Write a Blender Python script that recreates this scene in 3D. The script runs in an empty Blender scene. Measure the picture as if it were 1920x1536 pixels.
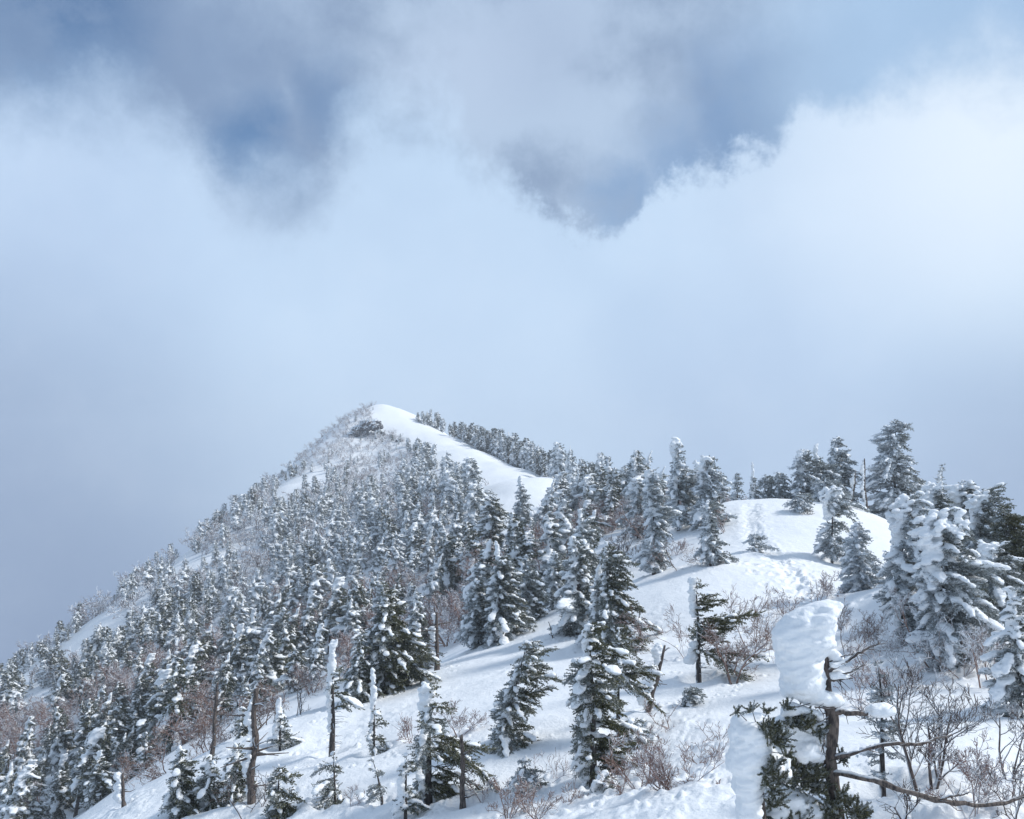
import bpy, math, numpy as np
from math import radians, sin, cos, pi, tan, atan2, sqrt
from mathutils import Vector, Matrix, Euler

scene = bpy.context.scene
COL = scene.collection
F = 1700.0                       # focal length in pixels of the 1920 wide frame
PITCH = math.atan(132.0 / F)

# ------------------------------------------------------------------ camera
cam_d = bpy.data.cameras.new('camera')
cam_d.sensor_width = 36.0
cam_d.lens = 36.0 * F / 1920.0
cam_d.clip_start = 0.1
cam_d.clip_end = 5000.0
cam = bpy.data.objects.new('camera', cam_d)
cam.rotation_euler = (pi / 2 + PITCH, 0, 0)
COL.objects.link(cam)
scene.camera = cam

def ray(u, v):
    """world direction (y = 1) of a point of the photograph"""
    a, b = (u - 960.0) / F, (768.0 - v) / F
    y = cos(PITCH) - b * sin(PITCH)
    z = sin(PITCH) + b * cos(PITCH)
    return a / y, 1.0, z / y

def P(u, v, d):
    x, y, z = ray(u, v)
    return (x * d, d, z * d)

# ------------------------------------------------------------------ noise
def _h(ix, iy, iz, s):
    n = (ix * 374761393 + iy * 668265263 + iz * 2147483647 + s * 1274126177) & 0xffffffff
    n = ((n ^ (n >> 13)) * 1274126177) & 0xffffffff
    n = ((n ^ (n >> 16)) * 2246822519) & 0xffffffff
    return ((n ^ (n >> 15)) & 0xffffff).astype(np.float64) / 0xffffff

def vnoise(x, y, z=None, s=0):
    x = np.asarray(x, float); y = np.asarray(y, float)
    ix = np.floor(x).astype(np.int64); iy = np.floor(y).astype(np.int64)
    fx = x - ix; fy = y - iy
    fx = fx * fx * (3 - 2 * fx); fy = fy * fy * (3 - 2 * fy)
    def lay(iz):
        a = _h(ix, iy, iz, s); b = _h(ix + 1, iy, iz, s)
        c = _h(ix, iy + 1, iz, s); d = _h(ix + 1, iy + 1, iz, s)
        return (a + (b - a) * fx) * (1 - fy) + (c + (d - c) * fx) * fy
    if z is None:
        return lay(np.zeros_like(ix)) * 2 - 1
    z = np.asarray(z, float); iz = np.floor(z).astype(np.int64); fz = z - iz
    fz = fz * fz * (3 - 2 * fz)
    return (lay(iz) * (1 - fz) + lay(iz + 1) * fz) * 2 - 1

def fbm(x, y, z=None, o=4, s=0, g=0.5):
    t = 0; a = 1.0; f = 1.0; n = 0
    for i in range(o):
        t = t + a * vnoise(x * f + 13.7 * i, y * f - 7.1 * i, None if z is None else z * f + 3.3 * i, s + i)
        n += a; a *= g; f *= 2.03
    return t / n

# ------------------------------------------------------------------ terrain
CP = [  # (u, v, distance) : points of the snow seen in the photograph
 # near spur
 (1545,1640,13),(1900,1500,14),(1750,1536,13.5),(1300,1536,15.5),(1060,1536,19),(900,1536,22),
 (960,1400,28),(1110,1475,24),(1310,1272,33),(1450,1240,34),(1600,1250,33),(1480,1130,45),(1700,1205,35),
 (1850,1290,27),(1915,1340,22),(1380,1400,22),(1200,1380,27),(1500,1095,48),(1440,1030,58),(1410,945,74),
 (1470,938,77),(1365,940,77),(1560,1052,57),(1640,1010,62),(1600,950,77),(1665,975,73),(1610,1108,47),(1330,1060,52),(1225,1078,60),
 (1150,1100,58),(1200,1180,45),(1260,1140,46),(1100,1200,44),
 (1110,1090,66),(1010,1172,52),(860,1243,45),(700,1310,40),(560,1355,37),(440,1402,36),(250,1500,33),(170,1560,32),
 (620,1412,34),(500,1480,30),(440,1540,28),(700,1400,32),(700,1500,26),(790,1380,32),
 (1780,1180,33),(1900,1180,31),(1800,1060,38),
 # saddle
 (1300,985,82),(1200,1000,82),(1130,1010,86),(1060,1025,92),(1000,1062,92),(930,1110,88),
 (1120,985,110),(1200,950,115),(1300,945,110),
 # flank foot beyond the spur edge
 (830,1180,84),(720,1230,80),(600,1275,78),(480,1330,75),(380,1380,72),(290,1430,70),(150,1530,72),
 (0,1540,90),(0,1400,120),(0,1335,158),(150,1410,104),(300,1300,108),(200,1280,145),(100,1265,180),
 (200,1150,198),(300,1078,214),(380,1018,235),(500,932,268),(600,846,308),(650,790,330),(690,766,345),(722,759,350),
 (780,787,336),(860,822,312),(930,860,282),(1000,888,245),(1070,912,200),(1110,925,165),
 (400,1150,165),(500,1100,172),(600,1050,178),(700,1000,185),(800,950,200),(900,905,228),(990,915,195),
 (880,850,275),(830,830,300),(900,880,250),
 (600,1150,125),(700,1130,118),(800,1080,118),(900,1030,122),(1000,985,130),(1060,960,135),
 (500,1200,118),(500,1000,220),(600,930,250),(700,870,288),(690,810,322),(450,1040,205),
]
HP = [  # hidden ground and surroundings (x, y, z)
 (0,0,-1.7),(0,5,-3.0),(6,3,-3.0),(-8,4,-5),(0,-20,-2),(20,-5,-6),(-25,0,-16),(-40,20,-27),
 (14,14,-6.5),(22,20,-9),(28,34,-9),(33,50,-9),(45,75,-14),(60,40,-28),(60,-10,-30),(70,100,-36),
 (40,95,-14),(22,100,-5.5),(36,130,-22),(30,180,-24),(40,240,-35),(40,300,-38),(20,310,-16),(0,345,-4),(-15,375,2),
 (-49,375,16),(-40,420,-8),(-80,385,-8),(-90,345,-10),(-96,300,-20),(-104,270,-34),(-112,240,-44),(-128,215,-54),
 (-135,185,-62),(-130,150,-62),(-110,110,-58),(-90,80,-52),(-75,50,-46),(-60,25,-38),(-60,-20,-36),
 (-26,48,-21),(-16,60,-17),(-6,72,-13.5),
]
_cp = np.array([P(*c) for c in CP] + HP, float)
_S = 50.0
def _phi(r2):
    return 0.5 * r2 * np.log(np.maximum(r2, 1e-12))
_X = _cp[:, :2] / _S
_n = len(_cp)
_K = _phi(((_X[:, None, :] - _X[None, :, :]) ** 2).sum(-1)) + np.eye(_n) * 0.0008
_Q = np.hstack([np.ones((_n, 1)), _X])
_A = np.vstack([np.hstack([_K, _Q]), np.hstack([_Q.T, np.zeros((3, 3))])])
_w = np.linalg.solve(_A, np.concatenate([_cp[:, 2], np.zeros(3)]))

# coarse grid of the smooth surface
GX0, GX1, GY0, GY1, GS = -220.0, 160.0, -60.0, 520.0, 1.0
_gx = np.arange(GX0, GX1 + .5, GS); _gy = np.arange(GY0, GY1 + .5, GS)
def _tps(x, y):
    X = np.stack([x, y], -1) / _S
    out = np.empty(len(X))
    for i in range(0, len(X), 20000):
        c = X[i:i + 20000]
        r2 = ((c[:, None, :] - _X[None]) ** 2).sum(-1)
        out[i:i + 20000] = _phi(r2) @ _w[:_n] + _w[_n] + c @ _w[_n + 1:]
    return out
_mx, _my = np.meshgrid(_gx, _gy)
_G = _tps(_mx.ravel(), _my.ravel()).reshape(_mx.shape)
# the slopes keep falling into the cloud outside the surveyed part
def _smooth(x, y):
    x = np.clip(x, GX0, GX1 - 1e-3); y = np.clip(y, GY0, GY1 - 1e-3)
    fx = (x - GX0) / GS; fy = (y - GY0) / GS
    ix = np.floor(fx).astype(int); iy = np.floor(fy).astype(int)
    fx -= ix; fy -= iy
    return (_G[iy, ix] * (1 - fx) + _G[iy, ix + 1] * fx) * (1 - fy) + (_G[iy + 1, ix] * (1 - fx) + _G[iy + 1, ix + 1] * fx) * fy

# the trodden trail: picture points laid on the snow, footprints along it
TRAIL_UV = [(1408,950,73),(1404,975,67),(1416,1005,62),(1450,1045,56),(1480,1075,51),(1497,1100,47.5),(1520,1125,43),(1530,1160,39),(1500,1200,36),(1452,1240,34)]
TRAIL = np.array([P(*t)[:2] for t in TRAIL_UV])
rs = np.random.RandomState(5)
_steps = []
for (a, b) in zip(TRAIL[:-1], TRAIL[1:]):
    L = np.hypot(*(b - a)); m = max(2, int(L / 0.32))
    nrm = np.array([-(b - a)[1], (b - a)[0]]) / L
    for k in range(m):
        for lane in (0, 1):
            p = a + (b - a) * (k + rs.rand() * .6) / m + nrm * ((0.16 if k % 2 else -0.16) + rs.randn() * .22 + (lane * .75))
            _steps.append((p[0], p[1], rs.uniform(.10, .17), rs.uniform(.05, .13)))
# deeper tumbled holes where people sank in
for k in range(170):
    t = rs.rand() * 5 + 3.2; i = int(t); a, b = TRAIL[min(i, 8)], TRAIL[min(i, 8) + 1]
    p = a + (b - a) * (t - i) + rs.randn(2) * [1.0, 0.8]
    _steps.append((p[0], p[1], rs.uniform(.14, .30), rs.uniform(.06, .16)))
_steps = np.array(_steps)

def height(x, y, detail=True):
    x = np.asarray(x, float); y = np.asarray(y, float)
    z = _smooth(x, y)
    if not detail:
        return z
    d = np.hypot(x, y)
    far = np.clip((d - 60) / 120, 0, 1)
    z = z + 0.10 * fbm(x / 3.1, y / 4.0, o=3, s=3) + far * 1.1 * fbm(x / 14.0, y / 14.0, o=3, s=9)
    near = np.clip(1 - d / 90, 0, 1)
    # wind ripples and small crust lumps
    lump = np.clip(fbm(x / 5.0 + 4, y / 5.0, o=2, s=21) * 2.2 + .25, 0, 1)
    z = z + near * (0.060 * fbm(x / .9, y / .5, o=4, s=11) + 0.16 * fbm(x / 2.6, y / 1.8, o=2, s=13) + lump * 0.14 * np.clip(fbm(x / .34, y / .34, o=3, s=15) + .1, 0, 1))
    if len(WELLS):
        z = z + _wells(x, y)
    return z

WELLS = []
def _wells(x, y):
    out = np.zeros_like(x); order = np.argsort(y.ravel()); ys = y.ravel()[order]; xf = x.ravel(); yf = y.ravel(); o = out.ravel()
    for (px, py, r, dep) in WELLS:
        s = order[np.searchsorted(ys, py - 2.6 * r):np.searchsorted(ys, py + 2.6 * r)]
        q = ((xf[s] - px) ** 2 + (yf[s] - py) ** 2) / (r * r)
        o[s] += np.where(q < 6.5, -dep * np.exp(-q * 1.3) + dep * .45 * np.exp(-((np.sqrt(q) - 1.35) ** 2) * 4), 0)
    return o.reshape(x.shape)
def trail_dip(x, y):
    out = np.zeros_like(x)
    box = (x > TRAIL[:, 0].min() - 4) & (x < TRAIL[:, 0].max() + 4) & (y > 30) & (y < 76)
    idx = np.nonzero(box)[0]
    if len(idx) == 0: return out
    xs, ys = x[idx], y[idx]; acc = np.zeros(len(idx))
    order = np.argsort(ys); ysr = ys[order]
    for (px, py, r, dep) in _steps:
        lo = np.searchsorted(ysr, py - 3 * r); hi = np.searchsorted(ysr, py + 3 * r)
        s = order[lo:hi]
        q = ((xs[s] - px) ** 2 + (ys[s] - py) ** 2) / (r * r)
        acc[s] += .75 * np.where(q < 9, -dep * np.exp(-q * q) + dep * .35 * np.exp(-((np.sqrt(q) - 1.5) ** 2) * 6), 0)
    # trodden groove
    best = np.full(len(idx), 1e9)
    for a, b in zip(TRAIL[:-1], TRAIL[1:]):
        ab = b - a; t = np.clip(((xs - a[0]) * ab[0] + (ys - a[1]) * ab[1]) / (ab @ ab), 0, 1)
        best = np.minimum(best, np.hypot(xs - a[0] - t * ab[0], ys - a[1] - t * ab[1]))
    wob = .35 + .25 * vnoise(xs / .8, ys / .8, s=61)
    acc = acc - .14 * np.exp(-(best / (.22 + wob)) ** 2) + .03 * np.exp(-((best - .85) / .3) ** 2) + np.exp(-(best / 1.6) ** 2) * .07 * fbm(xs / .28, ys / .28, o=2, s=62)
    out[idx] = acc
    # packed centre line
    return out

def hz(x, y):
    return float(height(np.array([x]), np.array([y]))[0])

_ds = np.concatenate([np.arange(8, 60, .15), np.arange(60, 160, .4), np.arange(160, 480, .8)])
def cast(u, v):
    """where the sight line through (u, v) meets the snow"""
    x, y, z = ray(u, v)
    g = height(x * _ds, _ds)
    k = np.nonzero(z * _ds < g)[0]
    if len(k) == 0: return None
    d = _ds[k[0]]
    return np.array((x * d, d, hz(x * d, d)))

def mesh_obj(name, verts, faces, mat, parent=None, smooth=False, attrs=None, loc=None):
    me = mesh_data(name, verts, faces, smooth, attrs)
    if mat: me.materials.append(mat)
    o = bpy.data.objects.new(name, me); COL.objects.link(o)
    if parent: o.parent = parent
    if loc is not None: o.location = loc
    return o

def mesh_data(name, verts, faces, smooth=False, attrs=None):
    """faces: (M,3) / (M,4) array or a list of such arrays"""
    if isinstance(faces, np.ndarray): faces = [faces]
    faces = [f for f in faces if len(f)]
    me = bpy.data.meshes.new(name)
    verts = np.ascontiguousarray(verts, dtype=np.float32)
    me.vertices.add(len(verts)); me.vertices.foreach_set('co', verts.ravel())
    nl = sum(f.size for f in faces); nf = sum(len(f) for f in faces)
    me.loops.add(nl)
    me.loops.foreach_set('vertex_index', np.concatenate([f.ravel() for f in faces]).astype(np.int32))
    me.polygons.add(nf)
    ls = np.concatenate([np.full(len(f), f.shape[1]) for f in faces])
    st = np.concatenate([[0], np.cumsum(ls)[:-1]])
    me.polygons.foreach_set('loop_start', st.astype(np.int32))
    me.polygons.foreach_set('use_smooth', np.full(nf, smooth))
    if attrs:
        for k, (dom, val) in attrs.items():
            a = me.attributes.new(k, 'FLOAT', dom); a.data.foreach_set('value', np.asarray(val, np.float32))
    me.update(calc_edges=True)
    return me

def grid_faces(ny, nx):
    i = np.arange(ny - 1)[:, None] * nx + np.arange(nx - 1)[None]
    i = i.ravel()
    return np.stack([i, i + 1, i + nx + 1, i + nx], -1)
# ------------------------------------------------------------------ node helpers
class NT:
    def __init__(s, tree): s.t = tree; s.n = tree.nodes; s.l = tree.links; s.n.clear()
    def new(s, typ, **kw):
        nd = s.n.new(typ)
        for k, v in kw.items(): setattr(nd, k, v)
        return nd
    def put(s, sock, v):
        if hasattr(v, 'is_output'): s.l.new(v, sock)
        else: sock.default_value = v
    def math(s, op, a, b=0.0, c=None, clamp=False):
        nd = s.new('ShaderNodeMath', operation=op, use_clamp=clamp)
        s.put(nd.inputs[0], a); s.put(nd.inputs[1], b)
        if c is not None: s.put(nd.inputs[2], c)
        return nd.outputs[0]
    def vmath(s, op, a, b=None, out=0):
        nd = s.new('ShaderNodeVectorMath', operation=op)
        s.put(nd.inputs[0], a)
        if b is not None: s.put(nd.inputs[1], b)
        return nd.outputs[out]
    def noise(s, vec, scale, detail=4, rough=.5, dist=0.0, out=0):
        nd = s.new('ShaderNodeTexNoise')
        s.put(nd.inputs['Vector'], vec)
        nd.inputs['Scale'].default_value = scale; nd.inputs['Detail'].default_value = detail
        nd.inputs['Roughness'].default_value = rough; nd.inputs['Distortion'].default_value = dist
        return nd.outputs[out]
    def map(s, v, a, b, c=0.0, d=1.0, kind='SMOOTHSTEP'):
        nd = s.new('ShaderNodeMapRange', interpolation_type=kind)
        s.put(nd.inputs[0], v); s.put(nd.inputs[1], a); s.put(nd.inputs[2], b); s.put(nd.inputs[3], c); s.put(nd.inputs[4], d)
        return nd.outputs[0]
    def mix(s, f, a, b):
        nd = s.new('ShaderNodeMix', data_type='RGBA')
        s.put(nd.inputs[0], f); s.put(nd.inputs[6], a if hasattr(a, 'is_output') else (*a, 1)); s.put(nd.inputs[7], b if hasattr(b, 'is_output') else (*b, 1))
        return nd.outputs[2]

def srgb(r, g, b):
    f = lambda c: (c / 255 / 12.92) if c / 255 <= .04045 else ((c / 255 + .055) / 1.055) ** 2.4
    return (f(r), f(g), f(b))

def material(name):
    m = bpy.data.materials.new(name); m.use_nodes = True
    t = NT(m.node_tree)
    out = t.new('ShaderNodeOutputMaterial')
    b = t.new('ShaderNodeBsdfPrincipled'); t.l.new(b.outputs[0], out.inputs[0])
    return m, t, b, out

def bump(t, b, h, strength, dist):
    nd = t.new('ShaderNodeBump'); nd.inputs['Strength'].default_value = strength
    nd.inputs['Distance'].default_value = dist
    t.put(nd.inputs['Height'], h); t.l.new(nd.outputs[0], b.inputs['Normal'])

def snow_material(name, fine=1.0):
    m, t, b, _ = material(name)
    co = t.new('ShaderNodeTexCoord').outputs['Object']
    n1 = t.noise(co, .55, 3); n2 = t.noise(co, 9.0 * fine, 6, .62)
    c = t.mix(n1, (0.80, 0.835, 0.865), (0.87, 0.885, 0.90))
    t.put(b.inputs['Base Color'], c)
    b.inputs['Roughness'].default_value = .55
    b.inputs['Specular IOR Level'].default_value = .25
    n3 = t.noise(co, 2.6 * fine, 4, .6)
    bump(t, b, t.math('ADD', n2, t.math('MULTIPLY', n3, 2.0)), .6, .045 / fine)
    return m

M = {}
M['ground'] = snow_material('snow_cover', 1.0)
M['snow'] = snow_material('rime_snow', 2.2)

# bark with a dusting of rime on what faces the sky and the wind
def bark(name, c1, c2, frost, lo=.25):
    m, t, b, _ = material(name)
    co = t.new('ShaderNodeTexCoord').outputs['Object']
    mp = t.new('ShaderNodeMapping'); t.l.new(co, mp.inputs[0]); mp.inputs['Scale'].default_value = (1, 1, .35)
    n = t.noise(mp.outputs[0], 22, 5, .65)
    n2 = t.noise(co, 3.0, 3)
    base = t.mix(t.map(n, .35, .65), c1, c2)
    g = t.new('ShaderNodeNewGeometry')
    d = t.vmath('DOT_PRODUCT', g.outputs['Normal'], (-.55, .05, .83), out=1)
    f = t.map(t.math('ADD', d, t.math('MULTIPLY', t.math('SUBTRACT', n2, .5), 1.2)), lo, lo + .35)
    f = t.math('MULTIPLY', f, frost)
    t.put(b.inputs['Base Color'], t.mix(f, base, (.8, .84, .88)))
    b.inputs['Roughness'].default_value = .85
    b.inputs['Specular IOR Level'].default_value = .2
    bump(t, b, n, .8, .02)
    return m
M['bark'] = bark('fir_bark', (.030, .028, .030), (.105, .090, .082), .9, .35)
M['dead'] = bark('weathered_wood', (.040, .035, .035), (.165, .135, .118), .8, .55)
M['birch'] = bark('birch_bark', (.15, .085, .062), (.33, .225, .19), .85, .30)
M['twig'] = bark('frosted_twig', (.15, .085, .070), (.30, .20, .18), .95, .12)
M['rimed_twig'] = bark('rimed_twig', (.16, .12, .11), (.28, .22, .21), .97, -.35)
M['darktwig'] = bark('dark_twig', (.055, .042, .040), (.14, .11, .10), .85, .30)

# needles: the 'frost' attribute says how much rime a tuft carries
def needles(name, g1, g2):
    m, t, b, out = material(name)
    a = t.new('ShaderNodeAttribute'); a.attribute_name = 'frost'
    h = t.new('ShaderNodeAttribute'); h.attribute_name = 'hue'
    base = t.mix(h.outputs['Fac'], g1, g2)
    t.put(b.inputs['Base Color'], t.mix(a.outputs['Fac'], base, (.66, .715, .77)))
    b.inputs['Roughness'].default_value = .7
    b.inputs['Specular IOR Level'].default_value = .2
    return m
M['needle'] = needles('fir_needles', (.016, .028, .018), (.105, .100, .032))
M['rock'] = bark('rock_face', (.045, .045, .05), (.14, .135, .14), .97, -.02)

# ------------------------------------------------------------------ world
SUN_AZ, SUN_EL = radians(86), radians(40)      # azimuth measured from the view direction towards the right
world = bpy.data.worlds.new('World'); scene.world = world; world.use_nodes = True
t = NT(world.node_tree)
wout = t.new('ShaderNodeOutputWorld')
sky = t.new('ShaderNodeTexSky', sky_type='NISHITA')
sky.sun_disc = False; sky.sun_elevation = SUN_EL; sky.sun_rotation = SUN_AZ
sky.altitude = 1500; sky.air_density = 1.2; sky.dust_density = .2; sky.ozone_density = .6
bg1 = t.new('ShaderNodeBackground'); t.l.new(t.vmath('MULTIPLY', sky.outputs[0], (.50, .72, .90)), bg1.inputs[0]); bg1.inputs[1].default_value = .10
gen = t.new('ShaderNodeTexCoord').outputs['Generated']
D = t.vmath('NORMALIZE', gen)
def dirv(u, v):
    d = Vector(ray(u, v)); d.normalize(); return tuple(d)
def blob(u, v, r0, r1, vec=D):
    """1 near the direction of (u, v), 0 beyond r1 (radii in picture pixels)"""
    dist = t.vmath('DISTANCE', vec, dirv(u, v), out=1)
    return t.map(dist, r0 / F, r1 / F, 1.0, 0.0)
def azel(u, v):
    x, y, z = dirv(u, v); return atan2(x, y), math.asin(z)
# domain warp: turbulent edges
wn = t.noise(D, 6.0, 2, .55, out=1)
wv = t.vmath('SUBTRACT', wn, (.5, .5, .5))
Dw = t.vmath('ADD', D, t.vmath('MULTIPLY', wv, (.085, .085, .085)))
wn2 = t.noise(D, 22, 5, .70, out=1)
wv2 = t.vmath('SUBTRACT', wn2, (.5, .5, .5))
Dww = t.vmath('ADD', Dw, t.vmath('MULTIPLY', wv2, (.042, .042, .042)))
sep = t.new('ShaderNodeSeparateXYZ'); t.l.new(Dww, sep.inputs[0])
az = t.math('ARCTAN2', sep.outputs[0], sep.outputs[1])
el = t.math('ARCSINE', sep.outputs[2])
EDGE = [(-900,120),(-300,170),(0,185),(180,190),(320,215),(390,300),(450,350),(590,360),(650,270),(745,195),(820,215),(870,290),(985,355),
        (1070,415),(1140,430),(1180,415),(1215,350),(1270,318),(1340,300),(1410,275),(1490,250),(1560,215),(1650,170),(1780,130),(1920,130),(2300,60),(2900,100)]
fc = t.new('ShaderNodeFloatCurve')
A0, A1 = azel(-900, 120)[0], azel(2900, 100)[0]
cur = fc.mapping.curves[0]
pts = []
for (u, v) in EDGE:
    a, e = azel(u, v); pts.append(((a - A0) / (A1 - A0), e / 1.0))
while len(cur.points) < len(pts): cur.points.new(.5, .5)
for p_, q_ in zip(cur.points, pts): p_.location = q_
fc.mapping.update()
t.put(fc.inputs['Value'], t.map(az, A0, A1, 0, 1, 'LINEAR'))
over = t.math('SUBTRACT', fc.outputs[0], el)          # > 0 : inside the lower bank
crisp = t.map(t.vmath('DISTANCE', D, dirv(1250, 310), out=1), .10, .30, 0.018, .060)
ridge = t.noise(D, 16, 6, .68)
ragged = t.map(t.vmath('DISTANCE', D, dirv(1230, 330), out=1), .10, .36, .12, .085)
over = t.math('ADD', over, t.math('MULTIPLY', t.math('SUBTRACT', ridge, .5), ragged))
bank = t.map(over, t.math('MULTIPLY', crisp, -.9), crisp)
# upper layer of thin grey cloud with blue holes
hole = t.math('MAXIMUM', t.math('MULTIPLY', blob(470, 250, 10, 130, Dww), .74), t.math('MULTIPLY', blob(640, 190, 20, 130, Dww), .50))
hole = t.math('MAXIMUM', hole, t.math('MULTIPLY', blob(20, -20, 60, 330, Dww), .78))
hole = t.math('MAXIMUM', hole, t.math('MULTIPLY', blob(540, 310, 20, 120, Dww), .35))
hole = t.math('MAXIMUM', hole, t.math('MULTIPLY', blob(1370, 225, 30, 170, Dww), .48))
hole = t.math('MAXIMUM', hole, t.math('MULTIPLY', blob(1250, 290, 20, 130, Dww), .48))
hole = t.math('MAXIMUM', hole, t.math('MULTIPLY', blob(1160, 370, 20, 100, Dww), .48))
hole = t.math('MAXIMUM', hole, t.math('MULTIPLY', blob(360, 60, 0, 330, Dww), .15))
hole = t.math('MAXIMUM', hole, t.math('MULTIPLY', blob(2000, 20, 0, 400, Dww), .25))
gn = t.noise(Dww, 3.4, 3, .58)
gn2 = t.math('ADD', t.math('MULTIPLY', ridge, .5), t.math('MULTIPLY', t.noise(Dww, 7, 3, .6), .5))
grey = t.mix(t.map(t.math('ADD', t.math('MULTIPLY', gn, .55), t.math('MULTIPLY', gn2, .45)), .38, .60), srgb(140, 162, 193), srgb(182, 203, 229))
grey = t.mix(t.math('MULTIPLY', blob(1010, 70, 0, 210, Dww), .22), grey, srgb(140, 155, 190))
grey = t.mix(t.math('MULTIPLY', blob(860, 130, 0, 170, Dww), .30), grey, srgb(192, 208, 234))
grey = t.mix(t.math('MULTIPLY', blob(1760, 60, 60, 460, Dww), .85), grey, srgb(172, 203, 236))
grey = t.mix(t.math('MULTIPLY', blob(300, 80, 60, 480, Dww), .4), grey, srgb(128, 153, 190))
low = t.mix(t.map(gn, .3, .7), srgb(178, 203, 231), srgb(194, 218, 243))
low = t.mix(t.math('MULTIPLY', blob(1870, 260, 0, 480), .85), low, srgb(232, 243, 254))
low = t.mix(t.math('MULTIPLY', blob(1500, 380, 0, 420), .40), low, srgb(212, 228, 248))
low = t.mix(t.math('MULTIPLY', blob(850, 760, 100, 700), .65), low, srgb(198, 219, 243))
low = t.mix(t.math('MULTIPLY', blob(60, 420, 0, 500), .35), low, srgb(178, 196, 228))
low = t.mix(t.math('MULTIPLY', blob(-150, 1150, 150, 750), .85), low, srgb(122, 144, 180))
low = t.mix(t.math('MULTIPLY', blob(100, 1600, 150, 620), .8), low, srgb(120, 142, 178))
low = t.mix(t.math('MULTIPLY', blob(1980, 980, 60, 430), .75), low, srgb(138, 160, 194))
low = t.mix(t.math('MULTIPLY', blob(1450, 830, 60, 480), .35), low, srgb(165, 186, 220))
low = t.mix(t.math('MULTIPLY', t.map(gn2, .45, .75), .10), low, srgb(226, 236, 250))
bg2 = t.new('ShaderNodeBackground'); t.l.new(grey, bg2.inputs[0]); bg2.inputs[1].default_value = .82
bg3 = t.new('ShaderNodeBackground'); t.l.new(low, bg3.inputs[0]); bg3.inputs[1].default_value = .88
hole = t.math('MULTIPLY', hole, t.math('SUBTRACT', 1.0, t.math('MULTIPLY', blob(1700, 60, 100, 380), .6)))
hmod = t.math('MULTIPLY', hole, t.map(gn2, .38, .56, .55, 1.15), clamp=True)
mx1 = t.new('ShaderNodeMixShader'); t.put(mx1.inputs[0], hmod); t.l.new(bg2.outputs[0], mx1.inputs[1]); t.l.new(bg1.outputs[0], mx1.inputs[2])
mx2 = t.new('ShaderNodeMixShader'); t.put(mx2.inputs[0], bank); t.l.new(mx1.outputs[0], mx2.inputs[1]); t.l.new(bg3.outputs[0], mx2.inputs[2])
t.l.new(mx2.outputs[0], wout.inputs[0])

# ------------------------------------------------------------------ sun
sd = bpy.data.lights.new('sun', 'SUN'); sd.energy = 2.9; sd.angle = radians(9); sd.color = (1.0, .975, .935)
so = bpy.data.objects.new('sun', sd); COL.objects.link(so)
_sv = Vector((sin(SUN_AZ) * cos(SUN_EL), cos(SUN_AZ) * cos(SUN_EL), sin(SUN_EL)))
so.rotation_euler = _sv.to_track_quat('Z', 'Y').to_euler(); so.location = _sv * 800

scene.view_settings.view_transform = 'Standard'; scene.view_settings.look = 'None'
scene.view_settings.exposure = .33; scene.view_settings.gamma = 1; scene.view_settings.use_curve_mapping = False
scene.cycles.use_denoising = True
scene.cycles.max_bounces = 5; scene.cycles.diffuse_bounces = 3; scene.cycles.glossy_bounces = 1
scene.cycles.transparent_max_bounces = 4; scene.cycles.volume_bounces = 0
scene.render.film_transparent = False
# ------------------------------------------------------------------ generators (plain arrays, one per part)
import bmesh
def _ico(n):
    b = bmesh.new(); bmesh.ops.create_icosphere(b, subdivisions=n, radius=1.0)
    v = np.array([x.co[:] for x in b.verts]); f = np.array([[y.index for y in x.verts] for x in b.faces]); b.free()
    return v, f
ICO1, ICO2 = _ico(1), _ico(2)

def nrm(a):
    return a / np.maximum(np.linalg.norm(a, axis=-1, keepdims=True), 1e-9)

def join(parts):
    vs, fs, n = [], {}, 0
    for v, f in parts:
        if len(v) == 0: continue
        for ff in (f if isinstance(f, list) else [f]):
            fs.setdefault(ff.shape[1], []).append(ff + n)
        vs.append(v); n += len(v)
    if not vs: return np.zeros((0, 3)), []
    return np.concatenate(vs), [np.concatenate(x) for x in fs.values()]

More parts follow.
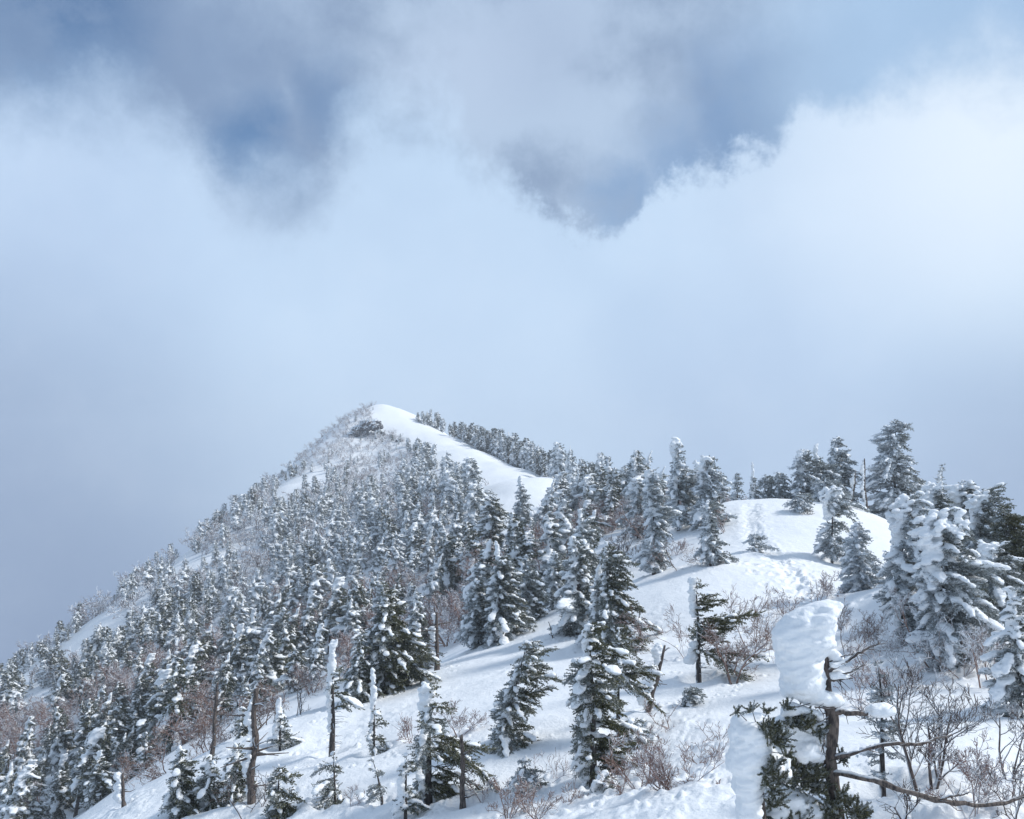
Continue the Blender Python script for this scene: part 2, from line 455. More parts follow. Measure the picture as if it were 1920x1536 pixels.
def tubes(lines, sides=4, K=None, cap=True):
    """lines: list of (points (k,3), radii (k,))"""
    if not lines: return np.zeros((0, 3)), []
    groups = {}
    for p, r in lines: groups.setdefault(len(p), []).append((p, r))
    out = []
    for k, g in groups.items():
        Pp = np.array([a for a, _ in g], float); Rr = np.array([b for _, b in g], float)
        T = np.empty_like(Pp); T[:, 1:-1] = Pp[:, 2:] - Pp[:, :-2]; T[:, 0] = Pp[:, 1] - Pp[:, 0]; T[:, -1] = Pp[:, -1] - Pp[:, -2]
        T = nrm(T)
        ref = nrm(Pp[:, -1] - Pp[:, 0])
        aux = np.where(np.abs(ref[:, 2:3]) > .8, np.array([[1., 0, 0]]), np.array([[0, 0, 1.]]))[:, None, :]
        U = nrm(np.cross(T, aux)); V = np.cross(T, U)
        an = np.arange(sides) * 2 * pi / sides
        ring = Pp[:, :, None, :] + Rr[:, :, None, None] * (U[:, :, None, :] * np.cos(an)[None, None, :, None] + V[:, :, None, :] * np.sin(an)[None, None, :, None])
        N = len(g); v = ring.reshape(-1, 3)
        base = (np.arange(N)[:, None, None] * k + np.arange(k - 1)[None, :, None]) * sides + np.arange(sides)[None, None]
        nx = (np.arange(N)[:, None, None] * k + np.arange(k - 1)[None, :, None]) * sides + (np.arange(sides)[None, None] + 1) % sides
        f = np.stack([base, nx, nx + sides, base + sides], -1).reshape(-1, 4)
        out.append((v, f))
        if cap and sides >= 3:
            tip = Pp[:, -1] + T[:, -1] * Rr[:, -1:] * .5
            ti = np.arange(N)
            lastr = (ti[:, None] * k + k - 1) * sides + np.arange(sides)[None]
            nl = (ti[:, None] * k + k - 1) * sides + (np.arange(sides)[None] + 1) % sides
            allv = np.concatenate([v, tip]); tf = np.stack([lastr, nl, np.broadcast_to((len(v) + ti)[:, None], lastr.shape)], -1).reshape(-1, 3)
            out[-1] = (allv, [f, tf])
    return join(out)

def blobs(c, A, tmpl):
    """c (N,3) centres, A (N,3,3) rows = scaled axes"""
    tv, tf = tmpl
    v = np.einsum('ki,nij->nkj', tv, A) + c[:, None, :]
    f = tf[None] + (np.arange(len(c)) * len(tv))[:, None, None]
    return v.reshape(-1, 3), f.reshape(-1, 3)

def voxelize(v, f, vs, amp=0.0, seed=0, stretch=(1, 1, 1), fs=.12, smooth=1):
    me = mesh_data('tmp', v, f); o = bpy.data.objects.new('tmp', me); COL.objects.link(o)
    m = o.modifiers.new('r', 'REMESH'); m.mode = 'VOXEL'; m.voxel_size = vs; m.use_smooth_shade = True
    if smooth:
        s = o.modifiers.new('s', 'SMOOTH'); s.iterations = smooth; s.factor = .5
    dg = bpy.context.evaluated_depsgraph_get()
    e = o.evaluated_get(dg); em = e.to_mesh()
    n = len(em.vertices); V = np.empty(n * 3, np.float32); em.vertices.foreach_get('co', V); V = V.reshape(-1, 3).astype(float)
    Nn = np.empty(n * 3, np.float32); em.vertices.foreach_get('normal', Nn); Nn = Nn.reshape(-1, 3)
    L = np.empty(len(em.loops), np.int32); em.loops.foreach_get('vertex_index', L)
    tot = np.empty(len(em.polygons), np.int32); em.polygons.foreach_get('loop_total', tot)
    assert (tot == 4).all() or len(tot) == 0
    Fq = L.reshape(-1, 4)
    e.to_mesh_clear(); bpy.data.objects.remove(o); bpy.data.meshes.remove(me)
    if amp and n:
        q = V / fs * np.array(stretch)
        V = V + Nn * (amp * fbm(q[:, 0], q[:, 1], q[:, 2], o=3, s=seed, g=.6))[:, None]
    return V, Fq

def blade_mesh(p, d, ln, bs, rng, frost, hue, per=3, spread=.75, step=.75, wid=.22, flat=.55):
    """feathery needle sprays: p starts, d unit directions, ln lengths; quads of size bs along each twig"""
    m = np.maximum(1, np.ceil(ln / (bs * step)).astype(int))
    idx = np.repeat(np.arange(len(p)), m * per)
    k = np.concatenate([np.repeat(np.arange(q), per) for q in m]) if len(m) else np.zeros(0, int)
    s = (k + rng.rand(len(k)) * .9) / np.maximum(m[idx], 1)
    q = p[idx] + d[idx] * (ln[idx] * s)[:, None]
    r = rng.randn(len(idx), 3); r[:, 2] *= flat
    b = nrm(d[idx] * 1.0 + spread * r)
    w = nrm(np.cross(b, rng.randn(len(idx), 3)))
    L = bs * rng.uniform(.6, 1.25, len(idx)); W = L * wid * rng.uniform(.7, 1.4, len(idx))
    v = np.stack([q, q + b * (L * .45)[:, None] + w * W[:, None], q + b * L[:, None], q + b * (L * .45)[:, None] - w * W[:, None]], 1)
    n = len(idx)
    f = np.arange(n * 4).reshape(n, 4)
    fr = np.clip(frost[idx] + rng.randn(n) * .16, 0, 1); hu = np.clip(hue[idx] + rng.randn(n) * .12, 0, 1)
    return v.reshape(-1, 3), f, np.repeat(fr, 4), np.repeat(hu, 4)

def fir(seed, H=5.5, R=1.1, base=.12, lee=.25, lean=0.0, bend=0.0, snow=.8, plaster=.3, gap=.15, bs=.12, vs=.06, frost=.35,
        column=0.0, top_arch=0.0, dens=1.0, r0=None, spine=.9, hue=.35, droop=.5, blobscale=1.0, per=3, shape=.62, shoots=0, snowtop=.5):
    rng = np.random.RandomState(seed)
    r0 = r0 or .016 * H + .02
    wx, wy = rng.rand(2) * 10
    def tr(h):
        h = np.asarray(h, float); t = h / H
        x = lean * h * t ** .3 + bend * H * t ** 3 + .03 * H * (vnoise(t * 3 + wx, t * 0 + 1.5, s=seed) ) * t
        y = .03 * H * vnoise(t * 3 + wy, t * 0 + 4.5, s=seed) * t
        return np.stack([x, y, h * np.ones_like(t)], -1)
    hs = np.linspace(-.35, H * (1 - .02), 14)
    trunk = tubes([(np.where(hs[:, None] < 0, tr(np.zeros(14)) + np.stack([hs * 0, hs * 0, hs], -1), tr(np.maximum(hs, 0))), r0 * np.clip(1.05 - hs / H, .12, 1.1) ** .9)], 8)
    fol_top = H * (1 - column)
    nw = max(5, int((fol_top - base * H) / (.20 * max(1, H / 6)) * dens))
    tw_p, tw_d, tw_l, tw_f, tw_h, bl = [], [], [], [], [], []
    sc, sA = [], []
    ph = rng.rand() * 100
    gapn = lambda t, a: vnoise(np.array([t * 7 + ph]), np.array([np.cos(a) * .9 + ph]), np.array([np.sin(a) * .9]), s=seed)[0]
    for w in range(nw):
        t0 = (w + rng.rand() * .7) / nw
        h = base * H + t0 * (fol_top - base * H)
        tt = h / H
        prof = ((1 - t0) ** shape * .90 + .07) * (1 + .28 * vnoise(np.array([t0 * 4.3 + ph]), np.array([2.5]), s=seed + 9)[0])
        if base > .02 and t0 < .12: prof *= .55 + 3.5 * t0
        nb = rng.randint(4, 7)
        a0 = rng.rand() * 7
        for j in range(nb):
            a = a0 + j * 2 * pi / nb + rng.randn() * .25
            g = gapn(t0, a)
            if g < -.75 + gap * 1.6 and rng.rand() < .85: continue
            L = R * prof * (1 + lee * np.cos(a)) * (1 + .85 * g) * rng.uniform(.65, 1.2)
            if L < .06: L = .06
            up = rng.uniform(-.25, .45) + .5 * (t0 ** 3); dr = droop * rng.uniform(.3, 1.7)
            s = np.linspace(0, 1, 6)
            hb = min(max(h + rng.randn() * .09 * H / 5, .02), fol_top); P0 = tr(hb)
            swp = .18 * max(lee, 0) * L * s * s
            c = P0 + np.stack([np.cos(a) * L * s + swp, np.sin(a) * L * s, L * (up * s - dr * s * s + .18 * dr * s ** 3)], -1)
            bl.append((c[[0, 2, 3, 5]], np.array([.016, .012, .008, .004]) * (H / 5) ** .5 * (L / R + .3)))
            # side twigs
            T = nrm(np.gradient(c, axis=0))
            nt = max(2, int(L / (bs * .85)))
            ss = np.linspace(.12, 1, nt)
            for q in ss:
                pt = np.array([np.interp(q, s, c[:, i]) for i in range(3)]); td = T[min(5, int(q * 5 + .5))]
                side = nrm(np.cross(td, [0, 0, 1.0]))
                for sg in ((1, -1) if q < .97 else (0,)):
                    ln = L * (.10 + .42 * (1 - q)) * rng.uniform(.7, 1.3) + bs * .6
                    dd = td * .75 + side * sg * .85 + np.array([.12 * lee, 0, rng.uniform(-.55, .35)])
                    tw_p.append(pt); tw_d.append(dd); tw_l.append(min(ln, .6))
                    wind = -np.cos(a)
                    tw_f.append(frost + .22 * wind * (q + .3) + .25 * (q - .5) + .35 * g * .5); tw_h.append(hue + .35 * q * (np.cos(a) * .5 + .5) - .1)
            # snow lying along the branch
            wind = -np.cos(a)
            ps = snow * (.60 + .30 * wind)
            nbz = max(2, int(L / .062 / blobscale))
            for k in range(nbz):
                if rng.rand() > ps: continue
                q = rng.uniform(.15, 1.02)
                pt = np.array([np.interp(q, s, c[:, i]) for i in range(3)]); td = T[min(5, int(q * 5 + .5))]
                r = (.036 + .075 * rng.rand() ** 2.6) * blobscale * (.75 + .45 * snow) * (.6 + .6 * (L / R)) * (1.15 if wind > .3 else 1)
                side = nrm(np.cross(td, [0, 0, 1.0])); upv = np.cross(side, td)
                sc.append(pt + upv * r * .45 + rng.randn(3) * .02); sA.append(np.stack([td * r * rng.uniform(1.0, 2.2), side * r * rng.uniform(.7, 1.5), upv * r * rng.uniform(.4, .8)]))
    # rime plastered on the windward side of stem and crown
    if plaster > 0:
        h0, h1 = base * H * .5, H
        n = int((h1 - h0) / .045)
        for k in range(n):
            h = h0 + (h1 - h0) * (k + rng.rand()) / n; t = h / H
            nz = vnoise(np.array([h * 1.3 + ph]), np.array([.5]), s=seed + 3)[0]
            wdt = plaster * (1 - .35 * t) * (.72 + .8 * nz)
            if wdt < .05 or nz < -.35: continue
            P0 = tr(h)
            for jj in range(2):
                a = rng.uniform(-.75, .75); rr = wdt * rng.uniform(.35, .95)
                cpt = P0 + np.array([-np.cos(a) * rr - .02, np.sin(a) * rr * .9, rng.randn() * .03 + rr * .15])
                r = (.05 + .17 * wdt) * rng.uniform(.6, 1.3)
                sc.append(cpt); sA.append(np.stack([np.array([r * 1.15, 0, r * .25]), np.array([0, r * .85, 0]), np.array([0, 0, r * .8])]))
    if column > 0:
        n = int(column * H / .05) + 3
        cw = .055 + .012 * H
        for k in range(n):
            h = H * (1 - column * 1.05) + column * 1.05 * H * (k + .5) / n
            kk = k / n; r = cw * rng.uniform(.7, 1.25) * (1 + .35 * vnoise(np.array([kk * 6 + ph]), np.array([.3]), s=seed)[0]) * (1.1 - .35 * kk)
            sc.append(tr(h) + np.array([-cw * .55 + cw * 1.6 * max(0, kk - .75) * 3 * (seed % 3 - .6) + rng.randn() * .015, rng.randn() * .015, .03])); sA.append(np.stack([np.array([r * 1.05, 0, r * .25]), np.array([0, r * .8, 0]), np.array([0, 0, r * 1.1])]))
    if top_arch > 0:            # a heavy cap of rime that bends over the top
        n = 150
        for k in range(n):
            q = k / n; t = 1 - .42 * q
            P0 = tr(H * t)
            ww = top_arch * (.5 + .5 * np.sin(pi * min(1, q * 1.5 + .15)))
            a = rng.uniform(-1.0, 1.0)
            cpt = P0 + np.array([ww * rng.uniform(-1, .6 if q < .28 else -.3), ww * .6 * np.sin(a), rng.uniform(-.1, .14)])
            r = .070 * rng.uniform(.7, 1.4) * (.6 + top_arch)
            sc.append(cpt); sA.append(np.stack([np.array([r * 1.5, 0, r * .55]), np.array([0, r, 0]), np.array([-.2 * r, 0, r * .75])]))
    elif snowtop > 0:
        for k in range(4):
            r = .07 * snowtop * rng.uniform(.9, 1.5)
            sc.append(tr(H - .02 - .14 * k) + rng.randn(3) * .03 * k); sA.append(np.diag([r, r, r * 1.2]))
    out = {}
    if shoots:   # short dead stubs on the lower stem
        for k in range(shoots):
            h = rng.uniform(.06, max(base, .12)) * H; a = rng.rand() * 7; L = rng.uniform(.15, .5)
            d = np.array([np.cos(a) + .5, np.sin(a), rng.uniform(-.3, .15)])
            P0 = tr(h); bl.append((np.array([P0, P0 + d * L * .4, P0 + d * L * .75 + [0, 0, .02], P0 + d * L]), np.array([.014, .011, .008, .004])))
    br = tubes(bl, 3)
    out['trunk'] = (*trunk, None)
    out['branches'] = (*br, None)
    tp, td, tl = np.array(tw_p), nrm(np.array(tw_d)), np.array(tw_l)
    v, f, fr, hu = blade_mesh(tp, td, tl, bs, rng, np.array(tw_f), np.array(tw_h), per=per)
    out['foliage'] = (v, f, {'frost': ('POINT', fr), 'hue': ('POINT', hu)})
    if len(sc):
        v, f = blobs(np.array(sc), np.array(sA), ICO2)
        v, f = voxelize(v, f, vs, amp=vs * 1.25, seed=seed, fs=vs * 2.6, stretch=(.6, .8, 1.9))
        out['snow_load'] = (v, f, None)
    return out

def grow(seed, H, stems=4, spread=.6, orders=3, wander=.33, r0=.022, rmin=.0045, kids=5, lean=(0, 0), upness=.35, seg=7, minl=.08, gnarl=1.0):
    """bare shrub or birch: list of polylines"""
    rng = np.random.RandomState(seed)
    lines = []
    def br(p, d, L, r, o):
        k = seg if o < 2 else 5
        pts = [p]; dd = d.copy()
        for i in range(k - 1):
            dd = nrm(dd + rng.randn(3) * wander * gnarl * (1 if o else .7) + np.array([lean[0], lean[1], upness]) * .28)
            pts.append(pts[-1] + dd * L / (k - 1))
        pts = np.array(pts); rr = np.maximum(r * np.linspace(1, .42, k), rmin)
        lines.append((pts, rr))
        if o >= orders: return
        n = rng.randint(kids - 1, kids + 2)
        for j in range(n):
            q = rng.uniform(.22, .98); i = min(k - 2, int(q * (k - 1)))
            b = pts[i] + (pts[i + 1] - pts[i]) * (q * (k - 1) - i)
            t = nrm(pts[i + 1] - pts[i]); side = nrm(np.cross(t, rng.randn(3)))
            nd = nrm(t * rng.uniform(.5, 1.0) + side * rng.uniform(.5, .9))
            nl = L * rng.uniform(.38, .68) * (1.05 - .4 * q)
            if nl > minl: br(b, nd, nl, max(r * (1 - .5 * q) * .62, rmin), o + 1)
    for s in range(stems):
        a = rng.rand() * 2 * pi
        d = nrm(np.array([np.cos(a) * spread + lean[0], np.sin(a) * spread + lean[1], 1.0]))
        br(np.array([rng.randn() * .05, rng.randn() * .05, -.15]), d, H * rng.uniform(.7, 1.05), r0 * rng.uniform(.75, 1.1), 0)
    return lines

def shrub(seed, H, **kw):
    ln = grow(seed, H, **kw)
    big = [l for l in ln if len(l[0]) != 5]; small = [l for l in ln if len(l[0]) == 5]
    return {'stem': (*tubes(big, 5), None), 'twigs': (*tubes(small, 3), None)}

def link_parts(name, parts, mats, label, cat, loc, rot=0.0, group=None, scale=1.0):
    e = bpy.data.objects.new(name, None); COL.objects.link(e)
    e.empty_display_size = .3
    e.location = loc; e.rotation_euler = (0, 0, rot); e.scale = (scale,) * 3
    e['label'] = label; e['category'] = cat
    if group: e['group'] = group
    for k, (v, f, at) in parts.items():
        if len(v) == 0: continue
        mesh_obj(k, v, f, mats[k], parent=e, smooth=(k in ('snow_load', 'trunk', 'stem', 'rock_mass')), attrs=at)
    return e

def copy_tree(src, loc, rot, scale, label, group):
    c = src.copy(); COL.objects.link(c); c.location = loc; c.rotation_euler = (0, 0, rot)
    c.scale = scale if hasattr(scale, '__len__') else (scale,) * 3
    c['label'] = label
    if group: c['group'] = group
    elif 'group' in c: del c['group']
    for ch in src.children:
        d = ch.copy(); COL.objects.link(d); d.parent = c
    return c
FIRM = {'trunk': M['bark'], 'branches': M['bark'], 'foliage': M['needle'], 'snow_load': M['snow']}
# ------------------------------------------------------------------ conifers one can single out
def px_height(u, v, hpx, base):
    """metres for a height of hpx picture pixels above the base"""
    x, y, z = ray(u, v - hpx)
    return z * base[1] - base[2]

NEAR_FIRS = [
 # (u, v of the foot, height px, radius px, options, label, distance or None)
 (1682, 966, 178, 52, dict(snow=.95, plaster=.22, lee=.05, base=.04, dens=1.3, frost=.4), 'tallest conical fir on the right skyline, broad and laden with rime', 80),
 (1768, 968, 96, 26, dict(snow=.9, plaster=.3, base=.1, lee=.3), 'small fir top on the skyline just right of the tall conical fir', 84),
 (1560, 1054, 138, 38, dict(snow=.9, plaster=.34, lee=.35, base=.12, top_arch=.55, bend=.06, gap=.3), 'fir with a hooked rime cap standing between the trail and the right-hand clump', None),
 (1612, 1110, 132, 31, dict(snow=1, plaster=.42, lee=.1, base=.03, frost=.55), 'short plump snow-laden fir between the hooked fir and the right-hand clump', None),
 (1692, 1212, 278, 42, dict(snow=1, plaster=.28, lee=.35, base=.26, top_arch=.65, shape=.42, bend=.10, shoots=10, frost=.5, r0=.075), 'tall fir left in the right-hand clump, rime cap arching over its bare stem', None),
 (1762, 1252, 292, 56, dict(snow=1, plaster=.30, lee=.3, base=.08, top_arch=.8, shape=.45, bend=.08, frost=.5), 'fir with the broadest arching rime cap, in the front of the right-hand clump', None),
 (1752, 1180, 272, 30, dict(snow=1, plaster=.28, lee=.3, base=.10, top_arch=.6, shape=.45, bend=.10), 'slim rime-capped fir standing behind the two arched firs on the right', 41),
 (1800, 1160, 252, 40, dict(snow=1, plaster=.28, lee=.35, base=.08, top_arch=.75, shape=.45, bend=.12), 'rime-capped fir at the top of the right-hand clump, leaning right', 42),
 (1845, 1190, 262, 46, dict(snow=.8, plaster=.35, lee=.4, base=.08, top_arch=.5, bend=.05), 'fir with thinner rime right of the capped firs of the right-hand clump', 39),
 (1895, 1200, 250, 46, dict(snow=.25, plaster=.05, lee=.3, base=.05, frost=.05, hue=.75, dens=1.3), 'dark green fir almost free of snow at the right edge of the photo', 36),
 (1818, 1262, 205, 40, dict(snow=.85, plaster=.3, lee=.2, base=.03, frost=.3, dens=1.2), 'bushy dark fir filling the foot of the right-hand clump behind the frosted birch', 31),
 (1868, 1250, 230, 40, dict(snow=1, plaster=.4, lee=.3, base=.05, frost=.35, top_arch=.4), 'snow-hung fir between the bushy dark fir and the right edge', 32),
 (1912, 1338, 235, 44, dict(snow=1, plaster=.4, lee=.05, base=.02, frost=.3), 'snowy fir cut by the right edge, nearest of the right-hand clump', None),
 (1722, 1225, 120, 34, dict(snow=.8, plaster=.2, lee=.1, base=0.02, frost=.3, dens=1.3), 'low dark fir skirt between the two arched firs on the right', 34),
 (1792, 1248, 130, 36, dict(snow=.9, plaster=.2, lee=.1, base=0.02, frost=.3, dens=1.3), 'low fir skirt right under the broadest arching rime cap', 33),
 (1845, 1262, 150, 38, dict(snow=.9, plaster=.2, lee=.1, base=0.02, frost=.25, dens=1.3), 'low snowy fir at the foot of the clump left of the edge fir', 30.5),
 (1725, 1190, 200, 34, dict(snow=1, plaster=.3, lee=.2, base=0.05, frost=.4), 'rimed fir filling the gap behind the bare-stemmed tall fir on the right', 37),
 (1272, 996, 174, 27, dict(snow=.85, plaster=.34, lee=.35, base=.10, top_arch=.55, gap=.4, column=0), 'tall T-topped fir standing highest left of the snowy hump', None),
 (1325, 988, 132, 36, dict(snow=1, plaster=.45, lee=.25, base=.05, top_arch=.6), 'round-topped rimed fir right beside the tall T-topped fir', None),
 (1296, 990, 110, 26, dict(snow=1, plaster=.3, lee=.2, base=.05), 'rimed fir squeezed between the T-topped fir and the round-topped one', 84),
 (1332, 1060, 122, 27, dict(snow=.9, plaster=.28, lee=.2, base=.04), 'fir standing alone at the edge of the hump left of the trail', None),
 (1226, 1078, 196, 33, dict(snow=.9, plaster=.35, lee=.2, base=.06, frost=.4, bend=-.02), 'tall fir casting a shade on the snow slope left of the hump', None),
 (1196, 1010, 110, 26, dict(snow=.95, plaster=.3, base=.06), 'rimed fir behind and left of the shade-casting tall fir', None),
 (1413, 936, 70, 13, dict(snow=.9, plaster=.25, column=.35, base=.1), 'narrow fir with a snapped white leader on the skyline left of the trail top', 79),
 (1383, 936, 48, 13, dict(snow=.7, plaster=.1, base=.05), 'little pointed fir on the skyline where the trail tops the hump', 80),
 (1436, 938, 48, 20, dict(snow=.7, plaster=.1, base=.02, gap=.4), 'low bushy fir on the skyline at the head of the trail', 80),
 (1462, 940, 54, 20, dict(snow=.9, plaster=.2, base=.05, gap=.3), 'low rimed fir on the skyline just right of the head of the trail', 80),
 (1507, 948, 104, 26, dict(snow=1, plaster=.35, base=.08, top_arch=.4), 'blunt-topped fir at the left of the skyline cluster right of the trail', 79),
 (1534, 950, 118, 26, dict(snow=1, plaster=.35, base=.08, column=.2), 'fir with a short white column on top in the skyline cluster', 80),
 (1572, 952, 128, 31, dict(snow=1, plaster=.3, base=.05, frost=.4), 'tallest round-headed fir of the skyline cluster right of the trail', 82),
 (1550, 965, 68, 34, dict(snow=1, plaster=.25, base=.02, frost=.4), 'low snow-laden fir in front of the skyline cluster', 75),
 (1500, 985, 62, 24, dict(snow=.9, plaster=.3, base=.05, gap=.3), 'small bushy fir right of the trail below the skyline cluster', 69),
 (1310, 1274, 192, 36, dict(snow=.35, plaster=.62, lee=1.1, base=.30, gap=.4, shoots=24, frost=.06, hue=.7, dens=1.1, r0=.10, droop=.15), 'mid-slope flagged fir, white rime slab on its left and dark boughs right', None),
 (1112, 1475, 300, 62, dict(snow=.8, plaster=.34, lee=.35, base=.06, shape=.35, frost=.12, hue=.6, gap=.2, shoots=12, r0=.11, dens=1.1), 'tall ragged fir in the centre of the near slope, rime down its left side', None),
 (1160, 1400, 225, 40, dict(snow=.6, plaster=.1, lee=.6, base=.42, frost=.12, hue=.65, gap=.3, shoots=8), 'fir with a bare lower stem standing close behind the tall ragged fir', 28),
 (1082, 1218, 212, 42, dict(snow=1, plaster=.42, lee=.1, base=.04, frost=.35, gap=.25), 'large snow-hung fir at the left of the central pair above the ragged fir', 46),
 (1140, 1230, 215, 46, dict(snow=.75, plaster=.2, lee=.55, base=.05, frost=.22, hue=.55, dens=1.2), 'dense dark-boughed fir at the right of the central pair, shedding its snow', 42),
 (1112, 1205, 172, 30, dict(snow=1, plaster=.4, lee=.2, base=.06, frost=.3, column=.3, lean=.12), 'leaning fir with a long white leader squeezed into the central pair', 43),
 (1090, 1120, 165, 30, dict(snow=1, plaster=.3, lee=.2, base=.08, frost=.4), 'rimed fir rising behind the central pair', 62),
 (1200, 1203, 72, 16, dict(snow=.12, plaster=0, lee=.1, base=.12, frost=.1, hue=.5, dens=.75, snowtop=0, bs=.07), 'tiny bare-looking fir sapling right of the central pair', None),
 (945, 1405, 205, 52, dict(snow=.85, plaster=.3, lee=.55, base=.02, lean=.20, frost=.22, hue=.6, gap=.4), 'fir leaning right over its own shade on the open near slope', None),
 (802, 1570, 285, 62, dict(snow=.75, plaster=.42, lee=.7, base=.06, frost=.18, hue=.65, gap=.4, shoots=10, top_arch=.3, r0=.12), 'large flagged fir at the bottom, left of the weathered grey snag', 25),
 (760, 1560, 150, 26, dict(snow=.9, plaster=.55, lee=.2, base=.1, frost=.2, gap=.4), 'small rime-clad fir tucked left of the large flagged fir at the bottom', 24),
 (622, 1414, 214, 24, dict(snow=.8, plaster=.34, lee=.7, base=.40, column=.24, frost=.2, hue=.5, gap=.4, shoots=34, r0=.11), 'fir with a tall bent white leader and bare lower stem on the left spur', None),
 (700, 1412, 158, 20, dict(snow=.8, plaster=.2, lee=.6, base=.06, column=.42, frost=.2, hue=.5, gap=.4, shoots=8), 'small fir with a blunt white column for a top, centre of the spur', None),
 (628, 1505, 98, 34, dict(snow=.35, plaster=.05, lee=-.6, base=.02, lean=-.05, frost=.2, hue=.45, gap=.55, droop=.9, dens=.8), 'drooping fir bough clump below the fir with the bent white leader', None),
 (716, 1500, 82, 20, dict(snow=.2, plaster=.05, lee=-.4, base=.1, lean=-.25, frost=.3, gap=.6, dens=.7), 'little dark fir leaning left on the near slope', None),
 (520, 1560, 128, 34, dict(snow=.4, plaster=.12, lee=.3, base=.03, frost=.15, hue=.7, dens=1.1), 'green-tipped fir at the bottom just right of the tall dead snag', 27),
 (335, 1570, 172, 34, dict(snow=.8, plaster=.2, lee=.2, base=.03, frost=.15, hue=.45), 'fir at the bottom edge left of the tall dead snag, narrow crown', 30),
 (392, 1565, 150, 38, dict(snow=.85, plaster=.2, lee=.2, base=.03, frost=.15, hue=.45), 'dark fir at the bottom edge with snow pillows on its left', 30),
 (440, 1560, 165, 34, dict(snow=.8, plaster=.2, lee=.2, base=.03, frost=.15, hue=.45), 'dark fir at the bottom edge close left of the tall dead snag', 30),
 (524, 1432, 122, 24, dict(snow=.9, plaster=.28, lee=.4, base=.05, column=.25, frost=.25), 'fir with a white leader at the upper edge of the left spur', 35),
 (450, 1420, 96, 24, dict(snow=.9, plaster=.2, lee=.2, base=.05, frost=.25), 'snowy fir at the spur edge left of the white-leader fir', 38),
 (722, 1308, 212, 50, dict(snow=.8, plaster=.25, lee=.2, base=.05, frost=.12, hue=.5, dens=1.2), 'big dark fir with snow clods behind the spur edge, left of centre', 41),
 (672, 1330, 150, 34, dict(snow=.95, plaster=.3, lee=.2, base=.05, frost=.2), 'fir at the spur edge between the big dark fir and the bent white leader', 40),
 (780, 1262, 150, 28, dict(snow=.95, plaster=.25, lee=.2, base=.06, frost=.3), 'rimed fir at the spur edge right of the big dark fir', 46),
 (935, 1205, 190, 50, dict(snow=.95, plaster=.3, lee=.35, base=.04, column=.16, frost=.3, dens=1.15, r0=.14), 'stout fir with a broken white leader on the crest of the spur edge', 51),
 (895, 1215, 130, 30, dict(snow=.9, plaster=.25, lee=.1, base=.03, frost=.3), 'fir half hidden left of the stout fir with the broken white leader', 52),
 (990, 1190, 150, 34, dict(snow=.95, plaster=.25, lee=.2, base=.04, frost=.35), 'fir just right of the stout fir with the broken white leader', 55),
 (1040, 1165, 130, 30, dict(snow=.95, plaster=.25, lee=.2, base=.05, frost=.35), 'fir on the spur edge between the stout fir and the central pair', 58),
 (976, 1010, 118, 27, dict(snow=.95, plaster=.3, lee=.2, base=.05, frost=.4, column=.1), 'tall spired fir standing against the sunlit snow face below the saddle', 102),
 (1655, 1478, 240, 30, dict(snow=.35, plaster=0, lee=.1, base=.05, frost=.55, gap=.5, dens=1.0, droop=.2, snowtop=0), 'sparse frosted fir between the nearest tree and the large dark shrub', None),
 (1133, 1548, 78, 34, dict(snow=1, plaster=.3, lee=.2, base=.02, frost=.25, hue=.6), 'snow-covered fir top at the bottom edge below the tall ragged fir', 22.5),
]
SHRUBBY = [  # low conifer bushes
 (1416, 1034, 36, 22, dict(snow=.8, plaster=.1, lee=.3, base=0, frost=.45), 'lone snowy fir bush beside the trail on the hump', None),
 (985, 1480, 66, 30, dict(snow=.45, plaster=.05, lee=.2, base=0, frost=.4, gap=.3, dens=.8), 'frosted fir bush on the near slope below the leaning fir', None),
 (1188, 1400, 56, 30, dict(snow=.9, plaster=.2, lee=.3, base=0, frost=.3), 'low snow-covered fir bush right of the tall ragged fir', None),
 (1058, 1228, 54, 22, dict(snow=.9, plaster=.3, lee=-.2, base=0, frost=.3), 'small fir bush at the left foot of the central pair', 46),
 (1290, 1322, 34, 26, dict(snow=.4, plaster=.05, lee=.5, base=0, frost=.4), 'tiny fir bush right of the rime-covered leaning snag', None),
 (1185, 1222, 38, 22, dict(snow=.6, plaster=.1, lee=.3, base=0, frost=.15, hue=.6), 'dark fir bush at the foot of the tiny sapling', None),
]
rngp = np.random.RandomState(77)
def place_fir(i, spec, kind):
    u, v, hp, rp, opt, label, d = spec
    if d is None:
        b = cast(u, v)
        if b is None: print('MISS', label); return
    else:
        x = ray(u, v)[0] * d; b = np.array((x, d, hz(x, d)))
    H = max(.35, px_height(u, v, hp, b)); d = b[1]
    R = rp * d / F * (1.38 if u > 1480 else 1.15)
    bs = min(max(.055, d * .0021), .15); vs = min(max(.032, d * .0010), .08)
    o = dict(bs=bs, vs=vs, blobscale=max(.75, min(1.22, H / 4.5)))
    o.update(opt)
    if H < 1.6: o['blobscale'] = .75
    k = max(.6, H / 5.0); o['gap'] = o.get('gap', .15) + .05; o['per'] = 4; o['dens'] = o.get('dens', 1.0) * (1.3 if d < 62 and H > 2 else 1.1); o['frost'] = o.get('frost', .35) + (.16 if (v < 1120 and d > 44 and 'edge of the photo' not in label) else 0); o['snow'] = o.get('snow', .8) * (1.2 if d > 44 else 1.1)
    o['plaster'] = o.get('plaster', .3) * min(k, 1.2)
    if 'top_arch' in o: o['top_arch'] = o['top_arch'] * R * .85
    parts = fir(100 + i * 7, H=H, R=R, **o)
    b = b - np.array([0, 0, .03])
    link_parts(kind, parts, FIRM, label, 'fir tree' if kind == 'fir_tree' else 'fir bush', tuple(b))
    return b
ANCH = []
